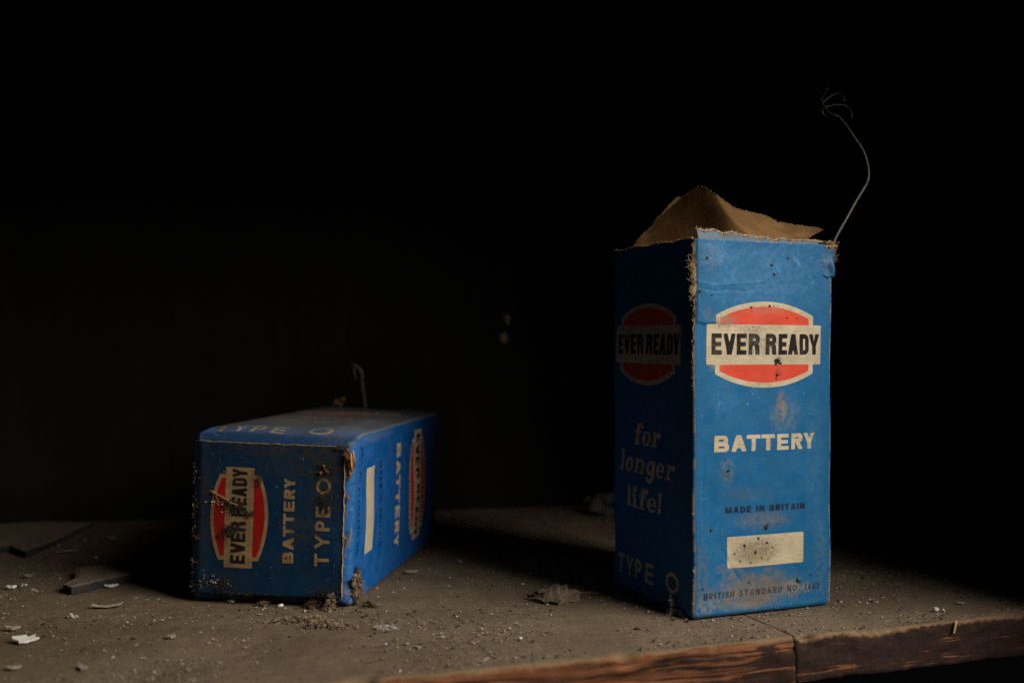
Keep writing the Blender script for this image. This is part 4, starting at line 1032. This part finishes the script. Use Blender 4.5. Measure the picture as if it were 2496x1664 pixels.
# torn upper right corner of the end: dirt-coloured lumps paint the hole's shade, brown tatter
def pr2(u, d, v): return xf2(np.array([u, d, v], float))
s = Soup()
a, b = lump(pr2(3.6, 5.5, -0.6), (0.0032, 0.0010, 0.0011), 5, 2, 0.3); s.add(a, b)
a, b = lump(pr2(9, 1.9, 0.2), (0.0006, 0.0012, 0.006), 6, 2, 0.35); s.add(a, b)
s.build('hole_shade_lumps', M_DIRT, bat2)
s = Soup()
for k in range(7):
    base = pr2(10.5+r.normal()*1.5, 1.0+r.normal()*0.5, 0.2)
    tip = pr2(3.5+r.normal()*2.2+k*0.5, 0.6+r.normal()*0.9-0.2*k, -1.6-r.random()*1.2)
    mid = (base+tip)/2+np.array([0.0008*r.normal(), -0.0012, 0.0006*r.normal()])
    c = spline([base, mid, tip], 10); wdt = np.sin(np.linspace(0.5, 2.9, 10))*r.uniform(0.6, 1.3)*MM
    sd = np.array([0.9, 0.25*r.normal(), 0.3*r.normal()])
    V = np.concatenate([c-sd*wdt[:, None], c+np.array([0, -0.0005, 0]), c+sd*wdt[:, None], c+np.array([0, 0.0003, 0])])
    F = []
    for i in range(9):
        for q in range(4): F.append((q*10+i, q*10+i+1, ((q+1) % 4)*10+i+1, ((q+1) % 4)*10+i))
    g = r.uniform(0.8, 1.3); s.add(V, F, (g, g*0.74, g*0.52, 1))
for i in range(40):
    vv_ = abs(r.normal())*7
    p = pr2(3+vv_, 2.2+r.normal()*0.7, -0.7+r.normal()*0.3)
    a, b = lump(p, np.array([0.6, 0.5, 0.8])*MM*r.uniform(0.3, 1.1), i+70, 1, 0.5); g = r.uniform(0.3, 0.8); s.add(a, b, (g, g*0.8, g*0.62, 1))
    hair(s, p, r.normal(size=3)+np.array([0, -0.6, 0]), r.uniform(0.8, 2.2)*MM, 0.00007, r, 0.8, (g, g*0.85, g*0.7, 1))
for (u, d, k) in ((24, 1.6, 9), (42, 2.6, 12), (47, 2.0, 8), (30, 2.6, 4)):
    for i in range(k):
        p = pr2(u+r.normal()*1.0, d+r.normal()*0.6, -0.9); a, b = lump(p, np.array([0.5, 0.5, 0.6])*MM*r.uniform(0.4, 1.1), i+u, 1, 0.5); g = r.uniform(0.4, 0.9); s.add(a, b, (g, g*0.7, g*0.5, 1))
cx = spline([pr2(45, 2.4, -1.0), pr2(43.5, 1.0, -0.9), pr2(41, 0.4, -0.3), pr2(37, 0.3, 0.2)], 20)
v, f = tube(cx, 0.00028, 5); s.add(v, f, (0.9, 0.85, 0.75, 1))
o = s.build('torn_corner', M_FIBRE, bat2); o['label'] = 'brown torn card at the upper corner'
# pale cut edge of the flap
s = Soup(); pe = [on_end(62.75+0.12*math.sin(a_*0.9), a_, 0.1) for a_ in np.linspace(1.5, 59.5, 120)]
v, f = tube(pe, 0.00018+0.00016*r.random(120), 5); s.add(v, f, (1.05, 0.95, 0.8, 1))
pe = [on_end(b_, 62.95+0.1*math.sin(b_*0.8), 0.05) for b_ in np.linspace(0.5, 58.8, 120)]
v, f = tube(pe, 0.00010+0.00008*r.random(120), 5); s.add(v, f, (0.9, 0.82, 0.7, 1))
s.build('cut_edge', M_FIBRE, endflap)
# shredded patch low on the right side, by the near corner
s = Soup()
for i in range(300):
    q = r.random(); hgt = 54.5+13.5*q; w_ = 4.6*math.sin(math.pi*min(1, q*0.95+0.04))
    p = pr2(hgt, -0.3-0.7*r.random(), 6.5+r.normal()*w_*0.62-0.8*q)
    a, b = lump(p, np.array([0.8, 0.9, 1.2])*MM*r.uniform(0.3, 1.1), i, 1, 0.5); g = 0.15+1.1*r.random()**1.5; s.add(a, b, (g, g*0.9, g*0.8, 1))
    hair(s, p, r.normal(size=3)+np.array([0.7, -0.5, 0]), r.uniform(0.8, 2.6)*MM, 0.00006, r, 0.9, (g*1.1, g, g*0.9, 1))
for i in range(160):                                  # pale web fanning to the floor
    p = pr2(60+r.random()*5, -0.3, 9.5+r.normal()*1.6); d = np.array([0.7+0.4*r.normal(), 0.1*r.normal(), -0.9])
    hair(s, p, d, r.uniform(3.0, 6.5)*MM, 0.00004, r, 0.3, (1.05, 1.0, 0.92, 1))
o = s.build('shredded_patch', M_FLUFF, bat2); o['kind'] = 'stuff'
# wire hook and tatter at the far end
s = Soup()
wp = [(892, 1004, .592), (889.7, 987.6, .592), (886, 960, .592), (882.7, 936.6, .592), (881.6, 911, .592), (873, 895.7, .592), (858.5, 889, .593), (848, 893, .595), (847, 903, .596), (852, 917, .597)]
v, f = tube(spline([w2l2(deep(*p)) for p in wp], 70), 0.0010-0.0005*smooth(0.62, 0.8, np.linspace(0, 1, 70)), 8); s.add(v, f)
v, f = tube(spline([w2l2(deep(*p)) for p in [(866, 891, .592), (863, 905, .590), (866, 918, .589), (867, 924, .589)]], 16), 0.0006, 6); s.add(v, f)
o = s.build('wire', M_WIRE, bat2); o['label'] = 'short hooked grey wire behind the far end'
s = Soup()
for i in range(16):
    t_ = r.random(); p = w2l2(deep(808+26*t_, 990-16*t_, .582)+r.normal(size=3)*0.0008); a, b = lump(p, np.array([1.6, 0.8, 0.9])*MM*r.uniform(0.4, 1), i, 1, 0.5); s.add(a, b, (0.62, 0.42, 0.28, 1))
s.build('tatter', M_FIBRE, bat2)

# ------------------------------------------------------------------ things lying on the shelf
def inside(p, box, pad=0.001):
    if box == 1:
        q = (np.asarray(p)[:2]-O1[:2])@R1[:2, :2]; return -pad < q[0] < 0.066+pad and -pad < q[1] < 0.066+pad
    q = (np.asarray(p)[:2]-NEAR[:2])@R2[:2, :2]; return -0.066-pad < q[0] < pad and -pad < q[1] < 0.148+pad

def flake(name, px, py, w, d, rot, thick, mat, label, category, seed, curl=0.0, irreg=0.35, n=14, tilt=0.0, group=None, outline=None, lift=0.0004):
    """thin irregular chip with real thickness; w,d in metres"""
    c = at(px, py); rr = np.random.default_rng(seed)
    if outline is None:
        ang = np.sort(rr.uniform(0, 6.283, n)+0); ang = np.linspace(0, 6.283, n, endpoint=False)+rr.normal(size=n)*0.12
        rad = 1+irreg*rr.uniform(-1, 0.6, n)
        ol = np.stack([np.cos(ang)*rad*w/2, np.sin(ang)*rad*d/2], -1)
    else: ol = np.asarray(outline, float)
    m = len(ol); cen = ol.mean(0); rings = [ol, cen+(ol-cen)*0.82, cen+(ol-cen)*0.45]
    V = []; F = []
    def z(p): return curl*((p[:, 0]/(w/2))**2*0.7+(p[:, 1]/(d/2))**2*0.3)+tilt*p[:, 1]+0.12*min(thick, 0.0008)*rr.normal(size=len(p))
    for side, sgn in ((0, 1), (1, -1)):
        for k, q in enumerate(rings):
            zz = z(q)+(thick if sgn > 0 else 0)*(0.85 if k == 0 else 1.0)
            V.append(np.column_stack([q, zz]))
        V.append(np.array([[*cen, z(cen[None])[0]+(thick if sgn > 0 else 0)]]))
    V = np.concatenate(V); blk = 3*m+1
    for s_ in (0, 1):
        o_ = s_*blk
        for k in (0, 1):
            for i in range(m):
                q = (o_+k*m+i, o_+k*m+(i+1) % m, o_+(k+1)*m+(i+1) % m, o_+(k+1)*m+i); F.append(q if s_ == 0 else q[::-1])
        for i in range(m):
            q = (o_+2*m+i, o_+2*m+(i+1) % m, o_+3*m); F.append(q if s_ == 0 else q[::-1])
    for i in range(m): F.append((i, blk+i, blk+(i+1) % m, (i+1) % m))
    V[:, 2] -= V[:, 2].min()
    o = mesh_obj(name, V, F, mat, None, False)
    o.location = (c[0], c[1], lift); o.rotation_euler = (0, 0, rot)
    return tag(o, label, category, group)

M_SLATE = plain_mat('dusty_slate', (0.115, 0.088, 0.060), (0.17, 0.132, 0.092), 300, 0.9, 0.5, 0.0004)
M_SLATE_SIDE = plain_mat('slate_broken_side', (0.022, 0.021, 0.020), (0.040, 0.037, 0.034), 500, 0.8, 0.5, 0.0005)
M_WHITE = plain_mat('white_paint_flake', (0.60, 0.58, 0.53), (0.72, 0.70, 0.66), 500, 0.8, 0.4, 0.0003)
M_PALE = plain_mat('pale_flake', (0.22, 0.185, 0.14), (0.34, 0.295, 0.23), 500, 0.9, 0.5, 0.0003)
M_BROWNF = plain_mat('brown_husk', (0.075, 0.053, 0.036), (0.15, 0.112, 0.08), 700, 0.95, 0.8, 0.0006)
M_STONE = plain_mat('pale_grit_stone', (0.42, 0.37, 0.29), (0.55, 0.50, 0.41), 900, 0.9, 0.5, 0.0004)

def world_poly(pts, z=0.0):
    P = np.array([at(*p, z)[:2] for p in pts]); return P
def shard(pts, h, seed, name, label, category):
    # outline from its top edge, given as photograph points at its own height
    P = world_poly(pts, h)
    c = P.mean(0); Q = []
    for a, b in zip(P, np.roll(P, -1, 0)):
        for k in range(4): Q.append(a+(b-a)*k/4)
    Q = np.array(Q)+np.random.default_rng(seed).normal(size=(len(Q), 2))*0.0004
    o = flake(name, 1248, 1500, 0.05, 0.05, 0, h, M_SLATE, label, category, seed, outline=Q-c)
    o.data.materials.append(M_SLATE_SIDE)
    for p_ in o.data.polygons: p_.material_index = 0 if p_.normal.z > 0.8 else 1
    o.location = (c[0], c[1], 0.0002); return o
shard([(-40, 1335), (25, 1329), (62, 1343), (120, 1322), (226, 1272), (120, 1270), (-60, 1278)], 0.0030, 3, 'slate_shard', 'large dark broken slab at the back left edge of the shelf', 'shard')
shard([(155, 1423), (178, 1431), (250, 1414), (318, 1399), (395, 1380), (330, 1365), (240, 1372), (186, 1384), (178, 1412)], 0.0036, 4, 'slate_shard', 'smaller pointed dark shard left of the lying battery carton', 'shard')

def chip(px, py, wpx, dpx, mat, label, seed, rot=0.0, thick=0.0008, curl=0.0008, name='paint_flake', cat='flake', irreg=0.35, stretch=2.2, tilt=0.0):
    y = at(px, py)[1]; k = y/FPX
    return flake(name, px, py, wpx*k, dpx*k*stretch, rot, thick, mat, label, cat, seed, curl, irreg, tilt=tilt)
chip(62, 1566, 78, 16, M_WHITE, 'large bright white paint flake in the front left corner of the shelf', 21, 0.1, 0.0007, 0.0014, tilt=0.22, irreg=0.55)
chip(30, 1537, 36, 9, M_PALE, 'dull cream flake just behind the large white paint flake', 22, 0.15)
chip(258, 1482, 72, 12, M_PALE, 'long thin curled pale flake in front of the small slate shard', 23, 0.2, 0.0004, 0.0016, irreg=0.5)
chip(28, 1436, 26, 7, M_WHITE, 'small white flake near the left edge, left of the small slate shard', 24, 0.3)
chip(68, 1408, 22, 6, M_PALE, 'pale flake on the grit between the two slate shards', 25, -0.2)

chip(158, 1346, 52, 5, M_PALE, 'thin pale splinter lying between the two slate shards', 27, 0.35, 0.0005, 0.0003, name='wood_splinter', cat='splinter', irreg=0.2)
chip(270, 1433, 30, 4, M_WHITE, 'narrow white flake along the front of the small slate shard', 28, 0.1)
chip(235, 1384, 9, 4, M_WHITE, 'tiny white flake lying on top of the small slate shard', 29).location.z = 0.0041
chip(200, 1632, 22, 18, M_PALE, 'round pale blurred flake on the front shelf edge, lower left', 30, 0.5, 0.0006)
chip(34, 1632, 34, 12, M_PALE, 'pale greyish flake in the extreme lower left corner', 31, 0.2, 0.0005)

chip(1003, 1397, 30, 8, M_PALE, 'pale flake on the floor right of the lying carton', 32, 0.4, 0.0007, 0.0008)
chip(2281, 1491, 13, 6, M_WHITE, 'bright white chip on the shelf far right', 33, 0.1, 0.0009)

chip(2342, 1473, 22, 4, M_PALE, 'thin pale fibre flake near the right edge of the shelf', 36, -0.3, 0.0004, 0.0006)


chip(418, 1557, 20, 9, M_PALE, 'pale double crumb on the front shelf, left of middle', 39, 0.4, 0.001, 0.0004)
chip(1120, 1372, 12, 6, M_PALE, 'small pale flake in the shade between the cartons', 40, 0.2)

def stone(px, py, rpx, label, seed, mat=M_STONE, flat=0.7, name='pebble', cat='pebble', aspect=1.3):
    c = at(px, py); k = c[1]/FPX; R_ = rpx*k
    v, f = lump((0, 0, R_*flat*0.8), (R_*aspect, R_, R_*flat), seed, 3, 0.30, 1.1)
    o = mesh_obj(name, v, f, mat); o.location = (c[0], c[1], 0); return tag(o, label, cat)
stone(565, 1466, 8, 'white pebble against the left bottom of the lying carton', 61, M_WHITE, 0.75)
stone(684, 1479, 5, 'small cream pebble below the end of the lying carton', 62, M_WHITE, 0.9)
stone(172, 1506, 8, 'cream pebble on the shelf in front of the small slate shard', 63, M_STONE, 0.8, aspect=1.0)
stone(52, 1431, 5, 'upright beige crumb beside the white flakes at the left edge', 26, M_PALE, 1.1, 'crumb', 'crumb', 0.9)
stone(2299, 1491, 4, 'small upright white chip beside the bright one, far right', 35, M_STONE, 1.1, 'crumb', 'crumb', 0.9)
stone(1268, 1557, 3.5, 'white crumb on the open shelf near the front middle', 37, M_WHITE, 0.8, 'crumb', 'crumb', 1.1)
stone(1555, 1533, 6, 'beige crumb in front of the upright carton', 38, M_BROWNF, 0.6, 'crumb', 'crumb', 1.4)
stone(272, 1316, 7, 'pale blurred pebble behind the small slate shard', 34, M_PALE, 0.8)
stone(184, 1505, 6, 'tan pebble touching the cream one', 64, M_PALE, 0.8, aspect=1.0)

# dried husk between the cartons: a crumpled leaf-like scrap with a stalk
hk = empty('dried_husk', at(1352, 1462), 'crumpled dried brown husk on the shelf between the two cartons', 'husk')
nu, nv = 40, 22; U_, V_ = np.meshgrid(np.linspace(-1, 1, nu), np.linspace(-1, 1, nv))
w1, w2 = Waves(71, 0.8, 2), Waves(72, 0.25, 2)
shape = np.clip(1-np.abs(U_)**1.7, 0.015, 1)**0.8*(1+0.22*Waves(75, 0.5, 1)(U_))
Z = 0.0054*np.clip(1-0.75*V_**2-0.45*U_**2, 0, 1)+0.0014*w1(U_, V_)*shape+0.0009*w2(U_, V_)*shape
X = U_*0.0104+0.0010*w2(U_, V_); Yv = V_*shape*0.0085+0.0007*w1(U_, V_)
top_ = np.stack([X, Yv, np.maximum(Z, 0.0002)], -1).reshape(-1, 3); bt = top_-np.array([0, 0, 0.0004]); n = len(top_)
F = grid_faces(nu, nv); F += [tuple(i+n for i in q[::-1]) for q in grid_faces(nu, nv)]
rim = [i for i in range(nu)]+[j*nu+nu-1 for j in range(1, nv)]+[(nv-1)*nu+i for i in range(nu-2, -1, -1)]+[j*nu for j in range(nv-2, 0, -1)]
for a_, b_ in zip(rim, rim[1:]+rim[:1]): F.append((b_, a_, a_+n, b_+n))
mesh_obj('husk_shell', np.concatenate([top_, bt]), F, M_BROWNF, hk)
s = Soup(); v, f = tube(spline([(0.008, 0.001, 0.003), (0.013, 0.003, 0.0026), (0.019, 0.006, 0.0016)], 20), 0.00025, 5); s.add(v, f)
v, f = tube(spline([(-0.012, -0.003, 0.0012), (-0.007, -0.0055, 0.002), (-0.001, -0.006, 0.0006)], 20), 0.0005, 5); s.add(v, f, (1.3, 1.2, 1.1, 1))
for i in range(60): hair(s, (r.uniform(0, 0.010), r.normal()*0.004, 0.003), r.normal(size=3), r.uniform(0.8, 2)*MM, 0.00007, r, 0.8)
s.build('stalk', M_BROWNF, hk)

def fluff_clump(px, py, wx, wy, hz, n_, seed, label, mat=M_FLUFF, name='dust_clump', bright=(0.7, 1.5), curve=0.0, size=1.0):
    c = at(px, py); e = empty(name, c, label, 'dust clump'); rr = np.random.default_rng(seed); s = Soup()
    a, b = lump((0, 0, 0), (wx*0.62, wy*0.6, hz*0.45), seed, 3, 0.4, 0.7); g = 0.5*(bright[0]+bright[1]); s.add(a, b, (g, g*0.94, g*0.86, 1))
    for i in range(n_):
        q = rr.normal(size=2)*0.45; q = np.clip(q, -1.1, 1.1)
        x = q[0]*wx; y = q[1]*wy+curve*q[0]**2
        h = hz*max(0.12, 1-0.7*(q[0]**2+q[1]**2))*rr.random()
        a, b = lump((x, y, h+0.0002), np.array([1.2, 1.0, 0.7])*MM*rr.uniform(0.25, 0.8)*size, seed*10+i, 1, 0.5)
        g = rr.uniform(*bright); s.add(a, b, (g, g*0.94, g*0.86, 1))
        for _ in range(3): hair(s, (x, y, h), rr.normal(size=3)*np.array([1, 1, 0.5])+np.array([0, 0, 0.25]), rr.uniform(0.8, 3.0)*MM, 0.00005, rr, 0.8, (g*1.1, g, g*0.95, 1))
    o = s.build('fluff', mat, e); o['kind'] = 'stuff'; return e
fluff_clump(735, 1515, 0.012, 0.0035, 0.0024, 190, 81, 'long ragged brown dust clump in front of the lying carton', curve=-0.001)
fluff_clump(800, 1528, 0.010, 0.0032, 0.0018, 130, 82, 'flat brown dust ridge in front of the right corner of the lying carton')
fluff_clump(806, 1484, 0.0022, 0.0042, 0.0070, 90, 83, 'upright tan dust tuft under the near corner of the lying carton', bright=(0.7, 1.25))
fluff_clump(768, 1482, 0.0055, 0.0016, 0.0028, 80, 84, 'dark fibrous dust roll beneath the end of the lying carton', M_FLUFF, bright=(0.15, 0.5))
fluff_clump(901, 1480, 0.0036, 0.0022, 0.0024, 60, 85, 'small brown dust clump right of the lying carton corner', bright=(0.35, 0.8))
fluff_clump(640, 1476, 0.0030, 0.0012, 0.0020, 40, 86, 'greyish dust wisp under the middle of the lying carton end', bright=(0.3, 0.9))
fluff_clump(940, 1532, 0.0046, 0.0009, 0.0012, 46, 87, 'row of white crumbs at the right end of the dust ridge', M_WEB, bright=(0.9, 1.2), name='white_crumbs', size=0.7)
fluff_clump(520, 1446, 0.0090, 0.0016, 0.0022, 80, 88, 'sooty fluff along the left bottom edge of the lying carton', bright=(0.2, 0.9))

# pale crumpled scrap and specks at the back
v, f = lump((0, 0, 0.006), (0.011, 0.008, 0.007), 91, 3, 0.30, 0.8)
o = mesh_obj('paper_scrap', v, f, plain_mat('grey_paper', (0.09, 0.09, 0.095), (0.13, 0.13, 0.13), 200, 0.9, 0.4, 0.0006), None, False)
pw_ = at(1470, 1247); o.location = (pw_[0], pw_[1]-0.01, 0); tag(o, 'blurred pale crumpled scrap at the back, left of the upright carton', 'scrap')
def wall_pt(px, py):
    d = deep(px, py, 1.0)-np.array([0, 0, CAM_Z]); c0 = np.array([0, 0, CAM_Z])
    t_ = ((W0-c0)@NW)/(d@NW); return c0+d*t_
for (px, py, rx, rz, lab, sd) in ((1236, 780, 0.0016, 0.0034, 'upper of two blurred pale chips on the dark back wall', 92), (1228, 823, 0.0030, 0.0036, 'lower, brighter of two blurred pale chips on the dark back wall', 93)):
    p = wall_pt(px, py); v, f = lump((0, 0, 0), (rx, 0.0012, rz), sd, 2, 0.25)
    o = mesh_obj('plaster_chip', v, f, M_PALE); o.location = tuple(p); o.rotation_euler = (0, 0, aw); tag(o, lab, 'chip')
# straw caught on the front edge
s = Soup(); p0 = at(2328, 1516)
v, f = tube(spline([(0.0008, 0.001, 0.0002), (0, -0.0006, -0.0004), (-0.0010, -0.0012, -0.0038)], 12), 0.00045, 6); s.add(v, f)
o = s.build('straw', plain_mat('straw', (0.38, 0.27, 0.13), (0.48, 0.35, 0.18), 900, 0.7, 0.3, 0.0002)); o.location = tuple(p0); tag(o, 'short straw hanging over the shelf front edge at the right', 'straw')
o['label'] = 'short straw hanging over the shelf front edge at the right'

# grit: uncountable crumbs and lint all over the boards
def grit(n_, seed):
    rr = np.random.default_rng(seed)
    base = np.array([(1, 0, 0), (-1, 0, 0), (0, 1, 0), (0, -1, 0), (0, 0, 1), (0, 0, -1)], float)
    bf = np.array([(0, 2, 4), (2, 1, 4), (1, 3, 4), (3, 0, 4), (2, 0, 5), (1, 2, 5), (3, 1, 5), (0, 3, 5)])
    dens = Waves(401, 0.05, 2); n0 = n_*6
    s_ = rr.uniform(-0.31, 0.245, n0); t_ = 0.004+0.33*rr.random(n0)**1.5
    p = SH0+s_[:, None]*E_S+t_[:, None]*E_T
    nd = n_//16; e_ = rr.random(nd); w_ = np.abs(rr.normal(size=nd))*0.006+0.0003; side = rr.integers(0, 4, nd)
    d1 = np.array([O1+R1@np.array([0.066*a_, -b_, 0]) for a_, b_ in zip(e_, w_)]); d2 = np.array([O1+R1@np.array([0.066+b_, 0.066*a_, 0]) for a_, b_ in zip(e_, w_)])
    d3 = np.array([NEAR+R2@np.array([b_, 0.13*a_, 0]) for a_, b_ in zip(e_, w_)]); d4 = np.array([NEAR+R2@np.array([-0.066*a_, -b_, 0]) for a_, b_ in zip(e_, w_)])
    dr = np.where((side == 0)[:, None], d1*np.array([1, 1, 0]), np.where((side == 1)[:, None], d2, np.where((side == 2)[:, None], d3, d4)))
    p[:nd] = dr; s_[:nd] = (dr-SH0)@E_S; t_[:nd] = (dr-SH0)@E_T
    ok = (np.abs(p[:, 0]) < 0.50*p[:, 1]+0.01) & (rr.random(n0) < 0.5+0.5*dens(p[:, 0], p[:, 1])) & (np.abs(s_-S_JOINT) > 0.0008)
    q = (p[:, :2]-O1[:2])@R1[:2, :2]; ok &= ~((q > -0.0003).all(1) & (q < 0.0663).all(1))
    q = (p[:, :2]-NEAR[:2])@R2[:2, :2]; ok &= ~((q[:, 0] > -0.0663) & (q[:, 0] < 0.0003) & (q[:, 1] > -0.0003) & (q[:, 1] < 0.149))
    p = p[ok][:n_]; t_ = t_[ok][:n_]; m = len(p)
    sz = np.minimum(0.00085, 0.000095*(1-rr.random(m))**-0.52)*np.where(t_ < 0.03, 0.85, 1.0)
    M = base[None]*rr.uniform(0.55, 1.25, (m, 6, 1))*np.stack([rr.uniform(0.7, 1.6, m), rr.uniform(0.7, 1.2, m), rr.uniform(0.35, 0.9, m)], -1)[:, None]*sz[:, None, None]
    a = rr.uniform(0, 6.28, m); c_, q_ = np.cos(a), np.sin(a); z0 = np.zeros(m)
    R = np.stack([np.stack([c_, q_, z0], -1), np.stack([-q_, c_, z0], -1), np.stack([z0, z0, z0+1], -1)], 1)
    V = M@R+p[:, None]; V[..., 2] += (sz*0.35)[:, None]
    z = rr.random(m); white = np.where(p[:, 0] > -0.12, 0.03, 0.08)
    g = np.where(z < white, rr.uniform(0.35, 0.6, m), np.where(z < 0.42, rr.uniform(0.02, 0.10, m), np.where(z < 0.5, rr.uniform(0.1, 0.2, m), rr.uniform(0.16, 0.36, m))))
    k1 = np.where(z < white, 0.95, np.where(z < 0.42, 0.78, np.where(z < 0.5, 0.6, 0.82))); k2 = np.where(z < white, 0.88, np.where(z < 0.42, 0.6, np.where(z < 0.5, 0.42, 0.62)))
    col = np.stack([g, g*k1, g*k2, np.ones(m)], -1)
    F = (bf[None]+6*np.arange(m)[:, None, None]).reshape(-1, 3)
    t = NT('grit_mixed'); mat = t.out(t.attr('tint').outputs['Color'], 0.9, 0.2)
    return mesh_obj('grit', V.reshape(-1, 3), F, mat, None, False, {'tint': ('FLOAT_COLOR', np.repeat(col, 6, 0))})
g = grit(42000, 55); tag(g, 'fine grit and crumbs scattered over the dusty shelf', 'grit', kind='stuff')
s = Soup(); rr = np.random.default_rng(66); k = 0
while k < 420:
    p = sh(rr.uniform(-0.3, 0.24), 0.004+0.22*rr.random()**1.3)
    if inside(p, 1) or inside(p, 2) or abs(p[0]) > 0.5*p[1]: continue
    gq = rr.uniform(0.3, 1.2)
    hair(s, p+np.array([0, 0, 0.0003]), (rr.normal(), rr.normal(), 0.15*rr.normal()), rr.uniform(0.8, 4.0)*MM, 0.00005, rr, 0.5, (gq, gq*0.95, gq*0.9, 1)); k += 1
o = s.build('lint', M_FLUFF); tag(o, 'short stray fibres lying in the shelf dust', 'lint', kind='stuff')
